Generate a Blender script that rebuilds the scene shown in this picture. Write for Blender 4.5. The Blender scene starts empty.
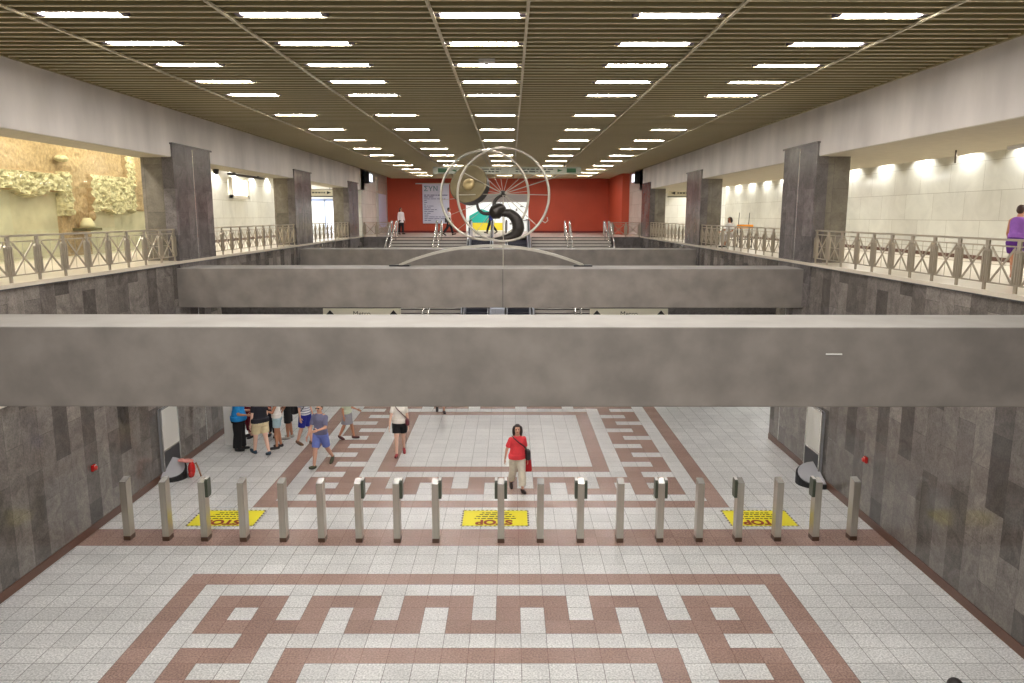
import bpy, bmesh, math, random
from mathutils import Vector, Matrix, noise
random.seed(7)
PI = math.pi
sc = bpy.context.scene
COL = sc.collection
R = math.radians

# ------------------------------------------------------------------ helpers
class MB:
    def __init__(s): s.v = []; s.f = []; s.m = []
    def add(s, vs, fs, mi=0):
        o = len(s.v); s.v += [tuple(v) for v in vs]
        for f in fs: s.f.append([o + i for i in f]); s.m.append(mi)
        return s
    def box(s, x0, x1, y0, y1, z0, z1, mi=0):
        vs = [(x0,y0,z0),(x1,y0,z0),(x1,y1,z0),(x0,y1,z0),(x0,y0,z1),(x1,y0,z1),(x1,y1,z1),(x0,y1,z1)]
        return s.add(vs, [(0,3,2,1),(4,5,6,7),(0,1,5,4),(1,2,6,5),(2,3,7,6),(3,0,4,7)], mi)
    def bar(s, a, b, w, t, up=(0,0,1), mi=0):      # rectangular bar from a to b, w along side, t along up
        a, b = Vector(a), Vector(b); d = (b - a).normalized(); u = Vector(up)
        sd = d.cross(u).normalized(); u = sd.cross(d).normalized()
        vs = [p + sd*w/2*i + u*t/2*j for p in (a, b) for i, j in ((-1,-1),(1,-1),(1,1),(-1,1))]
        return s.add(vs, [(0,1,2,3),(7,6,5,4),(0,4,5,1),(1,5,6,2),(2,6,7,3),(3,7,4,0)], mi)
    def prism(s, poly, axis, a, b, mi=0):          # poly in the two other axes, extruded along axis from a to b
        n = len(poly)
        def P(q, t):
            if axis == 'x': return (t, q[0], q[1])
            if axis == 'y': return (q[0], t, q[1])
            return (q[0], q[1], t)
        vs = [P(q, a) for q in poly] + [P(q, b) for q in poly]
        return s.add(vs, [tuple(range(n))[::-1], tuple(range(n, 2*n))] + [(i, (i+1) % n, n + (i+1) % n, n + i) for i in range(n)], mi)
    def loft(s, rings, cap=True, mi=0):
        n = len(rings[0]); vs = [p for r in rings for p in r]; fs = []
        for k in range(len(rings) - 1):
            for i in range(n):
                j = (i + 1) % n; fs.append((k*n+i, k*n+j, (k+1)*n+j, (k+1)*n+i))
        if cap: fs += [tuple(range(n))[::-1], tuple(range((len(rings)-1)*n, len(rings)*n))]
        return s.add(vs, fs, mi)
    def tube(s, pts, r, n=10, closed=False, mi=0):
        pts = [Vector(p) for p in pts]; N = len(pts); rs = r if isinstance(r, (list, tuple)) else [r]*N
        rings = []; ref = Vector((0, 0, 1)); prev = None
        for k in range(N):
            if closed: d = pts[(k+1) % N] - pts[k-1]
            else: d = pts[min(k+1, N-1)] - pts[max(k-1, 0)]
            d.normalize()
            if prev is None:
                a = d.cross(ref) if abs(d.dot(ref)) < .95 else d.cross(Vector((1, 0, 0)))
            else: a = prev - d*prev.dot(d)
            a.normalize(); prev = a; b = d.cross(a)
            rings.append([pts[k] + (a*math.cos(t) + b*math.sin(t))*rs[k] for t in [2*PI*i/n for i in range(n)]])
        if closed: return s.loft(rings + [rings[0]], False, mi)
        return s.loft(rings, True, mi)
    def cone(s, a, b, ra, rb, n=12, flat=False, mi=0):   # round-ended tapered limb
        a, b = Vector(a), Vector(b); d = (b - a)
        if d.length < 1e-6: d = Vector((0,0,1e-4))
        dn = d.normalized(); pts = []; rs = []
        if not flat:
            for t in (-.98, -.8, -.45): pts.append(a + dn*ra*t); rs.append(ra*math.sqrt(1-t*t))
        pts += [a, b]; rs += [ra, rb]
        if not flat:
            for t in (.45, .8, .98): pts.append(b + dn*rb*t); rs.append(rb*math.sqrt(1-t*t))
        return s.tube(pts, rs, n, mi=mi)
    def ball(s, c, r, rot=None, mi=0, nu=14, nv=10):
        c = Vector(c); r = Vector(r) if not isinstance(r, (int, float)) else Vector((r, r, r)); rings = []
        for k in range(1, nv):
            th = PI*k/nv
            ring = []
            for i in range(nu):
                p = Vector((r.x*math.sin(th)*math.cos(2*PI*i/nu), r.y*math.sin(th)*math.sin(2*PI*i/nu), -r.z*math.cos(th)))
                if rot: p = rot @ p
                ring.append(c + p)
            rings.append(ring)
        return s.loft(rings, True, mi)
    def mesh(s, name, mats, smooth=False):
        me = bpy.data.meshes.new(name); me.from_pydata(s.v, [], s.f)
        for m in (mats if isinstance(mats, (list, tuple)) else [mats]): me.materials.append(m)
        me.polygons.foreach_set('material_index', s.m)
        bm = bmesh.new(); bm.from_mesh(me); bmesh.ops.recalc_face_normals(bm, faces=bm.faces); bm.to_mesh(me); bm.free()
        if smooth: me.polygons.foreach_set('use_smooth', [True]*len(me.polygons))
        return me
    def build(s, name, mats, parent=None, smooth=False, bevel=0, loc=None):
        o = bpy.data.objects.new(name, s.mesh(name, mats, smooth)); COL.objects.link(o)
        if loc: o.location = loc
        if parent: o.parent = parent
        if bevel:
            b = o.modifiers.new('Bevel', 'BEVEL'); b.width = bevel; b.segments = 2; b.limit_method = 'ANGLE'
        return o

def tag(o, label=None, cat=None, group=None, kind=None):
    if label: o['label'] = label
    if cat: o['category'] = cat
    if group: o['group'] = group
    if kind: o['kind'] = kind
    return o
def empty(name, loc=(0,0,0), rz=0):
    o = bpy.data.objects.new(name, None); o.empty_display_size = .2; COL.objects.link(o)
    o.location = loc; o.rotation_euler = (0, 0, rz); return o
def struct(o, label=None, cat=None): return tag(o, label, cat, kind='structure')
def children(o): return [c for c in COL.objects if c.parent == o]
def copy_tree(o, parent=None):
    c = o.copy(); COL.objects.link(c)
    if parent: c.parent = parent
    for ch in children(o): copy_tree(ch, c)
    return c
def share(src, name, parent, loc=(0,0,0)):
    o = bpy.data.objects.new(name, src.data); COL.objects.link(o); o.parent = parent; o.location = loc; return o
ORD = ['first','second','third','fourth','fifth','sixth','seventh','eighth','ninth','tenth','eleventh','twelfth','thirteenth','fourteenth','fifteenth','sixteenth','seventeenth','eighteenth','nineteenth']

# ------------------------------------------------------------------ materials
def lin(c):
    return tuple((x/255/12.92 if x <= 10 else ((x/255+.055)/1.055)**2.4) for x in c) + (1,)
MATS = {}
def mat(name, rgb, rough=.5, metal=0, noise_amt=0, noise_scale=4, bump=0, emit=0, spec=.5, detail=4, stretch=None):
    m = bpy.data.materials.new(name); m.use_nodes = True; nt = m.node_tree; N = nt.nodes; L = nt.links
    b = N['Principled BSDF']; c = lin(rgb)
    b.inputs['Base Color'].default_value = c; b.inputs['Roughness'].default_value = rough; b.inputs['Metallic'].default_value = metal
    b.inputs['Specular IOR Level'].default_value = spec
    if noise_amt or bump:
        tc = N.new('ShaderNodeTexCoord'); src = tc.outputs['Object']
        if stretch:
            mp = N.new('ShaderNodeMapping'); mp.inputs['Scale'].default_value = stretch; L.new(src, mp.inputs[0]); src = mp.outputs[0]
        n = N.new('ShaderNodeTexNoise'); n.inputs['Scale'].default_value = noise_scale; n.inputs['Detail'].default_value = detail
        L.new(src, n.inputs['Vector'])
        if noise_amt:
            mr = N.new('ShaderNodeMapRange'); mr.inputs[1].default_value = .3; mr.inputs[2].default_value = .7
            mr.inputs[3].default_value = 1 - noise_amt; mr.inputs[4].default_value = 1 + noise_amt
            L.new(n.outputs['Fac'], mr.inputs[0])
            mx = N.new('ShaderNodeVectorMath'); mx.operation = 'SCALE'; mx.inputs[0].default_value = c[:3]
            L.new(mr.outputs[0], mx.inputs['Scale']); L.new(mx.outputs[0], b.inputs['Base Color'])
        if bump:
            bp = N.new('ShaderNodeBump'); bp.inputs['Strength'].default_value = bump; bp.inputs['Distance'].default_value = .02
            L.new(n.outputs['Fac'], bp.inputs['Height']); L.new(bp.outputs[0], b.inputs['Normal'])
    if emit:
        b.inputs['Emission Color'].default_value = c; b.inputs['Emission Strength'].default_value = emit
    MATS[name] = m; return m

def stone_slabs(name, c1, c2, axes, bw, bh, rough, joint=(60,57,54), vein=.35, vein_scale=3.0, jsize=.004, offset=.5, spec=.5, fleck=0):
    """polished stone cladding; axes = which object axes run along (brick length, brick row)"""
    m = bpy.data.materials.new(name); m.use_nodes = True; nt = m.node_tree; N = nt.nodes; L = nt.links; b = N['Principled BSDF']
    tc = N.new('ShaderNodeTexCoord'); sp = N.new('ShaderNodeSeparateXYZ'); L.new(tc.outputs['Object'], sp.inputs[0])
    cb = N.new('ShaderNodeCombineXYZ'); L.new(sp.outputs[axes[0]], cb.inputs[0]); L.new(sp.outputs[axes[1]], cb.inputs[1])
    br = N.new('ShaderNodeTexBrick'); br.inputs['Scale'].default_value = 1; br.inputs['Mortar Size'].default_value = jsize
    br.inputs['Brick Width'].default_value = bw; br.inputs['Row Height'].default_value = bh; br.offset = offset
    br.inputs['Color1'].default_value = lin(c1); br.inputs['Color2'].default_value = lin(c2); br.inputs['Mortar'].default_value = lin(joint)
    br.inputs['Mortar Smooth'].default_value = .1
    L.new(cb.outputs[0], br.inputs['Vector'])
    n = N.new('ShaderNodeTexNoise'); n.inputs['Scale'].default_value = vein_scale; n.inputs['Detail'].default_value = 8; n.inputs['Roughness'].default_value = .65
    n.inputs['Distortion'].default_value = 1.2
    L.new(tc.outputs['Object'], n.inputs['Vector'])
    mr = N.new('ShaderNodeMapRange'); mr.inputs[1].default_value = .3; mr.inputs[2].default_value = .72; mr.inputs[3].default_value = 1 - vein; mr.inputs[4].default_value = 1 + vein
    L.new(n.outputs['Fac'], mr.inputs[0])
    mx = N.new('ShaderNodeVectorMath'); mx.operation = 'SCALE'; L.new(br.outputs['Color'], mx.inputs[0]); L.new(mr.outputs[0], mx.inputs['Scale'])
    out = mx.outputs[0]
    if fleck:
        v = N.new('ShaderNodeTexNoise'); v.inputs['Scale'].default_value = 34; v.inputs['Detail'].default_value = 2; L.new(tc.outputs['Object'], v.inputs['Vector'])
        m2 = N.new('ShaderNodeMapRange'); m2.inputs[1].default_value = .3; m2.inputs[2].default_value = .7; m2.inputs[3].default_value = 1 - fleck; m2.inputs[4].default_value = 1 + fleck
        L.new(v.outputs['Fac'], m2.inputs[0])
        my = N.new('ShaderNodeVectorMath'); my.operation = 'SCALE'; L.new(out, my.inputs[0]); L.new(m2.outputs[0], my.inputs['Scale']); out = my.outputs[0]
    L.new(out, b.inputs['Base Color']); b.inputs['Roughness'].default_value = rough; b.inputs['Specular IOR Level'].default_value = spec
    MATS[name] = m; return m

TILE = .4; V0 = 32.327
white_tile = stone_slabs('white_granite_tile', (219,219,217), (205,205,203), (0,1), TILE, TILE, .3, joint=(122,120,116), vein=.08, vein_scale=1.2, jsize=.006, offset=0, fleck=.34)
brown_tile = stone_slabs('brown_granite_tile', (166,138,127), (154,126,115), (0,1), TILE, TILE, .27, joint=(122,90,78), vein=.1, vein_scale=1.2, jsize=.004, offset=0, fleck=.34)
for m_ in (white_tile, brown_tile):      # line the grout up with the 0.4 m paving grid
    nt = m_.node_tree; sp_ = [n for n in nt.nodes if n.type == 'TEX_BRICK'][0]
    mp = nt.nodes.new('ShaderNodeMapping'); lk = sp_.inputs['Vector'].links[0]; src = lk.from_socket; nt.links.remove(lk)
    nt.links.new(src, mp.inputs[0]); mp.inputs['Location'].default_value = (13.5*TILE, -(V0*TILE) % TILE, 0); nt.links.new(mp.outputs[0], sp_.inputs['Vector'])
wall_marble = stone_slabs('grey_marble_wall', (80,75,71), (134,127,120), (2,1), 1.25, .46, .08, joint=(74,70,67), vein=.36, vein_scale=2.6, jsize=.003, fleck=.2)
column_marble = stone_slabs('grey_marble_column', (96,91,89), (122,116,113), (2,1), 1.2, .62, .2, joint=(80,75,75), vein=.34, vein_scale=2.6, jsize=.003, fleck=.2, spec=.22)
pier_marble = stone_slabs('grey_marble_pier', (110,104,92), (130,123,110), (2,0), 1.2, .45, .2, joint=(80,75,70), vein=.3, vein_scale=2.0, jsize=.003, fleck=.1)
white_marble = stone_slabs('white_marble_wall', (222,222,212), (212,211,201), (1,2), 1.6, .8, .18, joint=(168,164,150), vein=.09, vein_scale=1.0, jsize=.006)
white_marble_end = stone_slabs('white_marble_end_wall', (222,222,212), (212,211,201), (0,2), 1.2, .8, .2, joint=(168,164,150), vein=.09, vein_scale=1.0, jsize=.006)
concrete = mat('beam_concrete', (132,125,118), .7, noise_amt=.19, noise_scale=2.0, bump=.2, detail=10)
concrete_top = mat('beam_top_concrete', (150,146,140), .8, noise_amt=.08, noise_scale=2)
fascia_m = mat('fascia_concrete', (214,207,199), .8, noise_amt=.14, noise_scale=1.1, detail=6, stretch=(1, 1, .35))
soffit_m = mat('soffit_plaster', (186,178,158), .85, noise_amt=.05)
slat_m = mat('slat_metal', (164,149,104), .42, metal=.35, noise_amt=.12, noise_scale=2, stretch=(.3, 6, 1))
lip_m = mat('slat_lip', (230,216,176), .4, metal=.2)
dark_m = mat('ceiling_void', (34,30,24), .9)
runner_m = mat('runner_bar', (198,188,160), .4, metal=.2)
steel = mat('brushed_steel', (190,184,172), .3, metal=.9, noise_amt=.08, noise_scale=30, stretch=(1, 1, .05))
rail_steel = mat('rail_steel', (178,168,150), .4, metal=.6)
bright_steel = mat('bright_steel', (220,218,212), .25, metal=.7)
white_paint = mat('white_paint', (228,226,220), .45)
offwhite = mat('offwhite_plaster', (214,208,196), .8, noise_amt=.04)
black_m = mat('black_plastic', (24,24,26), .4)
darkgrey = mat('dark_grey_plastic', (62,62,64), .5)
midgrey = mat('mid_grey_plastic', (138,138,140), .5)
purple_grey = mat('lamp_housing', (82,74,88), .5)
red_wall = mat('red_painted_wall', (194,80,52), .55, noise_amt=.05, noise_scale=1)
red_gloss = mat('red_gloss', (190,26,24), .25)
skirt_m = mat('brown_granite_skirting', (98,67,52), .3, noise_amt=.12, noise_scale=30)
lamp_m = mat('lamp_diffuser', (255,250,246), .4, emit=42)
screen_m = mat('lit_screen', (226,232,246), .4, emit=1.2)
shop_white = mat('white_glow', (226,232,232), .4, emit=.3)  # glow in the colour stands for the bright passage and doorway
sign_cream = mat('sign_cream', (214,208,186), .5)
sign_lit = mat('backlit_sign', (168,168,150), .5, emit=.06)
green_m = mat('sign_green', (44,92,52), .5)
ink = mat('black_ink', (26,24,24), .6)
blue_ink = mat('blue_ink', (58,66,128), .6)
teal_ink = mat('teal_ink', (48,128,140), .6)
yellow_m = mat('yellow_vinyl', (238,226,42), .5)
dkred_ink = mat('dark_red_ink', (140,48,30), .6)
teal_m = mat('teal_panel', (40,178,164), .5, emit=.12)
yellow_lit = mat('yellow_panel', (226,212,60), .5, emit=.12)  # teal and yellow poster colours glow faintly, standing for the passage light
bronze = mat('dark_bronze', (62,58,54), .38, metal=.7, noise_amt=.2, noise_scale=6)
brass = mat('brass_disc', (118,106,76), .5, metal=.4, noise_amt=.12, noise_scale=5)
brass_b = mat('brass_boss', (176,156,110), .45, metal=.5)
ring_m = mat('sculpture_ring_steel', (196,190,176), .35, metal=.6)
soil_m = mat('packed_soil', (178,152,118), .9, noise_amt=.24, noise_scale=14, bump=.6)
rubble_m = mat('rough_rubble', (206,196,162), .9, noise_amt=.38, noise_scale=9, bump=.9, detail=6)
plaster_m = mat('old_plaster', (198,190,164), .85, noise_amt=.12, noise_scale=2.5)
orange_m = mat('orange_box', (232,150,40), .5)
glass_m = bpy.data.materials.new('clear_glass'); glass_m.use_nodes = True
_n = glass_m.node_tree.nodes; _l = glass_m.node_tree.links; _n.clear()
_o = _n.new('ShaderNodeOutputMaterial'); _t = _n.new('ShaderNodeBsdfTransparent'); _g = _n.new('ShaderNodeBsdfGlossy'); _mx = _n.new('ShaderNodeMixShader'); _f = _n.new('ShaderNodeFresnel')
_g.inputs['Roughness'].default_value = .02; _t.inputs[0].default_value = (.96, .98, .95, 1); _f.inputs[0].default_value = 1.5
_gm = _n.new('ShaderNodeNewGeometry'); _sb = _n.new('ShaderNodeMath'); _sb.operation = 'SUBTRACT'; _sb.inputs[0].default_value = 1; _ml = _n.new('ShaderNodeMath'); _ml.operation = 'MULTIPLY'
_l.new(_gm.outputs['Backfacing'], _sb.inputs[1]); _l.new(_sb.outputs[0], _ml.inputs[0]); _l.new(_f.outputs[0], _ml.inputs[1]); _l.new(_ml.outputs[0], _mx.inputs[0]); _l.new(_t.outputs[0], _mx.inputs[1]); _l.new(_g.outputs[0], _mx.inputs[2]); _l.new(_mx.outputs[0], _o.inputs[0])

# ------------------------------------------------------------------ dimensions (metres, camera foot at y = 0)
XL, XR = -8.245, 8.11
ZG = 5.28            # gallery level
ZC = 9.2             # underside of slatted ceiling
COLS = [(8.1, 10.65), (19.35, 21.9), (30.65, 33.15), (41.8, 44.4)]
COLS_L = [(8.1, 10.65), (19.7, 22.15), (30.65, 33.15), (40.8, 43.3)]
COLS_R = [(8.1, 10.65), (19.15, 21.45), (30.65, 33.15), (41.8, 44.4)]
YWS = {-1: 22.4, 1: 21.5}; YW = 21.9            # the side walls of the lower hall end here
YB = 56.0            # red back wall
YS = 44.4            # top of the stairs

# ------------------------------------------------------------------ lower floor with its meander paving
def ring_cell(a, b):
    i = min(a, 26 - a, b, 26 - b)
    if i < 0 or i > 6: return 0
    if i in (0, 6): return 1
    if i in (1, 5): return 0
    da, db = min(a, 26 - a), min(b, 26 - b)
    if da <= 4 and db <= 4: return 0 if (da == 3 and db == 3) else 1
    d, s = (da, b) if da < db else (db, a)
    if (s - 5) % 4 == 0 and d in (2, 3): return 0
    if (s - 7) % 4 == 0 and d in (3, 4): return 0
    return 1
def paving(u, v):
    if v in (3, 4): return 1
    if 0 <= u < 27:
        if -27 <= v < 0: return ring_cell(u, v + 27)
        if 8 <= v < 35: return ring_cell(u, v - 8)
    return 0
mb = MB()
for v in range(-40, 100):
    ya, yb = (v + V0)*TILE, (v + 1 + V0)*TILE
    wide = ya > 21.2
    u = -7
    xs = [XL] + [(k - 13.5)*TILE for k in range(-7, 34)] + [XR]
    for k in range(len(xs) - 1):
        uu = k - 8
        mb.add([(xs[k],ya,0),(xs[k+1],ya,0),(xs[k+1],yb,0),(xs[k],yb,0)], [(0,1,2,3)], paving(uu, v))
    if wide:
        for a, b in ((-22, XL), (XR, 22)): mb.add([(a,ya,0),(b,ya,0),(b,yb,0),(a,yb,0)], [(0,1,2,3)], 0)
fl = mb.build('floor', [white_tile, brown_tile]); struct(fl, 'white granite floor inlaid with brown meander key pattern')

# ------------------------------------------------------------------ side walls of the lower hall (solid, carry the gallery edge)
for side, X, s in (('left', XL, -1), ('right', XR, 1)):
    YW = YWS[s]; mb = MB(); a, b = sorted((X, X + s*1.2))
    mb.box(a, b, -6, YW, 0, ZG)
    struct(mb.build('wall_' + side, wall_marble), 'dark polished marble wall with slabs on the ' + side)
    mb = MB(); a, b = sorted((X, X - s*.018)); mb.box(a, b, -6, YW, 0, .17)
    struct(mb.build('baseboard_' + side, skirt_m))
    # gallery slab edge beyond the wall, up to the stair well
    mb = MB(); a, b = sorted((X, X + s*9))
    mb.box(*sorted((X + s*.02, X + s*9)), YW, 52, 4.25, ZG - .02)
    struct(mb.build('wall_gallery_edge_' + side, wall_marble))
    mb = MB(); mb.box(*sorted((X - s*.05, X + s*9)), -6, 52, ZG - .02, ZG + .06)
    struct(mb.build('floor_gallery_' + side, mat('gallery_floor_' + side, (206,196,178), .3, noise_amt=.07, noise_scale=1.5)))
    mb = MB(); mb.box(*sorted((X - s*.055, X - s*.04)), -6, 44.4, ZG - .035, ZG - .012)
    struct(mb.build('trim_' + ('1' if s < 0 else '2'), darkgrey))
    # steel joint strip in the wall
    mb = MB(); mb.box(*sorted((X + s*.01, X - s*.006)), 20.72, 20.76, .17, 4.2)
    struct(mb.build('trim_' + ('3' if s < 0 else '4'), bright_steel))
    # longitudinal fascia beam and soffit
    mb = MB(); mb.box(*sorted((X, X + s*.75)), -6, 45.5, 8.0, 9.75)
    struct(mb.build('fascia_' + side, fascia_m), 'long pale concrete fascia beam above the %s gallery' % side)
    sx = X + s*(.95 if s < 0 else 3.35)
    mb = MB(); mb.box(*sorted((X + s*.012, sx)), -6, 52, 7.985, 8.12)
    mb.box(*sorted((sx, X + s*9)), -6, 52, 8.95, 9.05)
    mb.box(*sorted((sx, sx - s*.06)), -6, 52, 8.1, 8.97)
    struct(mb.build('ceiling_gallery_' + side, soffit_m))
    for k, (c0, c1) in enumerate(COLS_L if s < 0 else COLS_R):
        mb = MB(); mb.box(*sorted((X - s*.04, X + s*.25)), c0, c1, 4.2, 8.30)
        o = mb.build('stone_column', column_marble)
        struct(o, 'polished grey marble column on the %s side, %s from the camera' % (side, ORD[k]), 'column')
        mb = MB()
        mb.box(*sorted((X - s*.08, X + s*.1)), c0 - .05, c1 + .05, 8.30, 8.345); mb.build('cap_moulding', column_marble, o)
        mb = MB(); mb.box(*sorted((X - s*.044, X - s*.03)), (c0+c1)/2 - .018, (c0+c1)/2 + .018, 4.2, 8.26)
        mb.build('joint_strip', bright_steel if k == 1 else darkgrey, o)
        mb = MB(); mb.box(*sorted((X + s*.0, X + s*.84)), c0 + .1, c1 - .1, ZG, 8.0); mb.build('pier', pier_marble, o)
    # outer gallery wall
    GX = -12.55 if s < 0 else 13.3
    mb = MB(); y0 = 27.6 if s < 0 else -6
    mb.box(*sorted((GX, GX + s*.3)), y0, 45.6, ZG, 9.0)
    struct(mb.build('wall_gallery_' + side, white_marble), 'white marble wall at the back of the %s gallery' % side)
    mb = MB(); mb.box(*sorted((GX - s*.02, GX + s*.1)), y0, 45.6, ZG, ZG + .17); struct(mb.build('baseboard_gallery_' + side, skirt_m))
    mb = MB(); mb.box(*sorted((X, X + s*9)), 50, 50.2, ZG, 9.0); struct(mb.build('wall_gallery_end_' + side, white_marble_end))
    # hall side wall beyond the last column
    mb = MB(); mb.box(*sorted((X, X + s*.4)), YS, 49.3, ZG, 9.7); struct(mb.build('wall_pier_' + side, white_marble))
    mb = MB(); mb.box(*sorted((X + s*.4, X - .46 if s > 0 else X - .35)), 49.3 if s > 0 else YS + 1, YB, ZG, 9.7); struct(mb.build('wall_end_' + side, red_wall if s > 0 else white_marble))
    # well wall beside the stairs, upper landing
    xi = -6.62 if s < 0 else 6.3
    mb = MB(); mb.box(*sorted((X, xi)), YS - .05, YS + .3, 0, ZG + .004); struct(mb.build('wall_well_' + side, column_marble))
    # lower level behind the halls
    mb = MB(); mb.box(*sorted((xi, X + s*14)), 46, 46.3, 0, 4.25); struct(mb.build('wall_lower_back_' + side, column_marble))
    mb = MB(); mb.box(*sorted((X + s*13.4, X + s*13.7)), YW, 46, 0, 5); struct(mb.build('wall_lower_' + side, white_marble))
    mb = MB(); mb.box(*sorted((X + s*1.2, X + s*13.7)), YW - .3, YW, 0, 5); struct(mb.build('wall_lower_front_' + side, white_marble_end))
    mb = MB(); mb.box(*sorted((X + s*8.9, X + s*13.7)), YW, 46, 4.25, 4.6); struct(mb.build('ceiling_lower_' + side, offwhite))

# cross beams
beam_y = [(9.2, 10.4), (19.55, 20.9), (31.0, 32.3)]
for k, (a, b) in enumerate(beam_y):
    mb = MB(); z0, z1 = 4.135, 5.155
    mb.box(XL - .02, XR + .02, a, b, z0, z1)
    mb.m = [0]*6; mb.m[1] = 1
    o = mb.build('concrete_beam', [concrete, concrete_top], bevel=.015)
    struct(o, 'wide grey concrete beam spanning the hall, ' + ['nearest of three', 'middle one under the wheel sculpture', 'farthest, just before the stairs'][k], 'beam')
tp_ = [o_ for o_ in COL.objects if o_.name == 'concrete_beam.001'][0]; MB().box(.228, .242, 19.545, 19.56, 4.14, 5.14).build('seam', darkgrey, tp_)
tp = MB().box(4.37, 4.57, 9.186, 9.199, 4.808, 4.824).build('tape_strip', white_paint)
tag(tp, 'short white tape strip stuck on the nearest concrete beam', 'tape')

# upper landing and red back wall with its opening
mb = MB(); mb.box(-22, 22, YS + .0, 64, ZG - .9, ZG); 
struct(mb.build('floor_landing', mat('landing_tile', (196,180,168), .35, noise_amt=.06)))
mb = MB(); ox0, ox1, oz = -2.85, 1.75, 8.05
mb.box(XL - .9, ox0, YB, YB + .3, ZG, 9.8); mb.box(ox1, XR + .4, YB, YB + .3, ZG, 9.8); mb.box(ox0, ox1, YB, YB + .3, oz, 9.8)
struct(mb.build('wall_back', red_wall), 'red painted end wall beyond the stairs')
mb = MB(); mb.box(XL - .9, ox0, YB - .02, YB, ZG, ZG + .14); mb.box(ox1, XR, YB - .02, YB, ZG, ZG + .14); struct(mb.build('baseboard_back', mat('dark_red_base', (120,40,30), .5)))
mb = MB(); mb.box(ox0, ox1, YB + .02, YB + .28, 7.5, 8.05); mb.box(ox0, ox1, YB - .02, YB + .02, 7.62, 7.68)
struct(mb.build('trim_5', mat('lintel_grey', (176,172,168), .5)))
# brightly lit passage behind the opening
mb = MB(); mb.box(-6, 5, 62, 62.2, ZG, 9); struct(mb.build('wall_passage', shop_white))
mb = MB(); mb.box(-6, 5, YB + .3, 62, 8.6, 8.8); struct(mb.build('ceiling_passage', white_paint))
mb = MB(); mb.box(-6.2, -6, YB + .3, 62, ZG, 8.8); mb.box(5, 5.2, YB + .3, 62, ZG, 8.8); struct(mb.build('wall_passage_sides', offwhite))
mb = MB(); mb.prism([(-2.9, 5.95), (-1.0, 5.95), (-1.0, 6.75), (-1.9, 7.05), (-2.9, 6.5)], 'y', 61.7, 61.75)
pk = mb.build('poster', teal_m); tag(pk, 'teal and yellow poster seen through the lit opening', 'poster')
MB().box(-2.9, -.2, 61.66, 61.7, 5.35, 5.95).build('yellow_field', yellow_lit, pk)
mb = MB()
for i in range(16):
    x = .1 + random.random()*1.8; z = 5.6 + random.random()*1.7; mb.box(x, x + .1 + random.random()*.25, 61.85, 61.9, z, z + .06 + random.random()*.12)
o = mb.build('shop_display', midgrey); tag(o, 'grey goods on display in the lit shop behind the opening', 'display', kind='stuff')

# ------------------------------------------------------------------ slatted ceiling
mb = MB(); P = 1.72/6; k0 = int((-5 - 10.8)/P)
k = k0
while True:
    y = 10.8 + P/2 + k*P; k += 1
    if y > YB: break
    mb.box(XL, XR, y - .008, y + .008, ZC + .012, ZC + .17, 0)
    mb.box(XL, XR, y - .017, y + .017, ZC, ZC + .014, 1)
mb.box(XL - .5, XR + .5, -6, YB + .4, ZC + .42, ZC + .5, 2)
for a_, b_ in ((XL, XL + .06), (XR - .06, XR)): mb.box(a_, b_, -6, YB, ZC - .012, ZC + .2, 0)
struct(mb.build('ceiling', [slat_m, lip_m, dark_m]), 'bronze metal louvre ceiling with running slats')
mb = MB()
for x in (-6.14, -3.41, -.62, .66, 3.41, 6.14): mb.box(x - .022, x + .022, -6, YB, ZC - .03, ZC + .002)
struct(mb.build('trim_6', runner_m))

# ceiling strip lights
LX = [-5.4, -2.68, .015, 2.72, 5.46]; cname = ['far left', 'left of centre', 'central', 'right of centre', 'far right']
rows = [0, 1, 2, 3, 4] + list(range(6, 25, 2))
proto = None
for r, kk in enumerate(rows):
    for c, x in enumerate(LX):
        y = 10.8 + 1.72*kk
        if proto is None:
            L_ = empty('ceiling_light'); mb = MB()
            mb.box(-.62, .62, -.085, .085, .075, .13); mb.box(-.62, .62, -.09, -.08, .03, .13); mb.box(-.62, .62, .08, .09, .03, .13); mb.box(-.62, -.545, -.09, .09, .0, .13); mb.box(.545, .62, -.09, .09, .0, .13)  # end plates added to stop light spilling onto the runner bars
            mb.build('housing', purple_grey, L_)
            MB().box(-.52, .52, -.045, .045, .008, .05).build('diffuser', lamp_m, L_)
            proto = L_
        else: L_ = copy_tree(proto)
        L_.location = (x, y, ZC)
        tag(L_, 'white strip light in the slatted ceiling, %s column, %s row from the front' % (cname[c], ORD[r]), 'ceiling light', 'strip lights recessed in the slatted ceiling')
# smoke detector plate
o = MB().box(-.12, .16, 13.62, 13.72, ZC - .06, ZC).build('smoke_detector', offwhite); MB().ball((.02, 13.67, ZC - .07), (.05, .05, .03)).build('sensor', white_paint, o, True)
tag(o, 'small pale detector plate under the ceiling near the front strip lights', 'detector')

def area(name, loc, size, size_y, power, col=(1, .96, .9), rot=(0, 0, 0)):
    d = bpy.data.lights.new(name, 'AREA'); d.shape = 'RECTANGLE'; d.size = size; d.size_y = size_y; d.energy = power; d.color = col
    o = bpy.data.objects.new(name, d); COL.objects.link(o); o.location = loc; o.rotation_euler = rot; return o
def spot(name, loc, power, ang, blend, col=(1, .98, .94), rot=(0, 0, 0), size=.06):
    d = bpy.data.lights.new(name, 'SPOT'); d.energy = power; d.spot_size = R(ang); d.spot_blend = blend; d.color = col; d.shadow_soft_size = size
    o = bpy.data.objects.new(name, d); COL.objects.link(o); o.location = loc; o.rotation_euler = rot; return o
for kk in range(-8, 0): area('strip_lamp', (0, 10.8 + 1.72*kk, ZC - .02), 12, .1, 80)     # the same lamp rows go on over the camera

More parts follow.
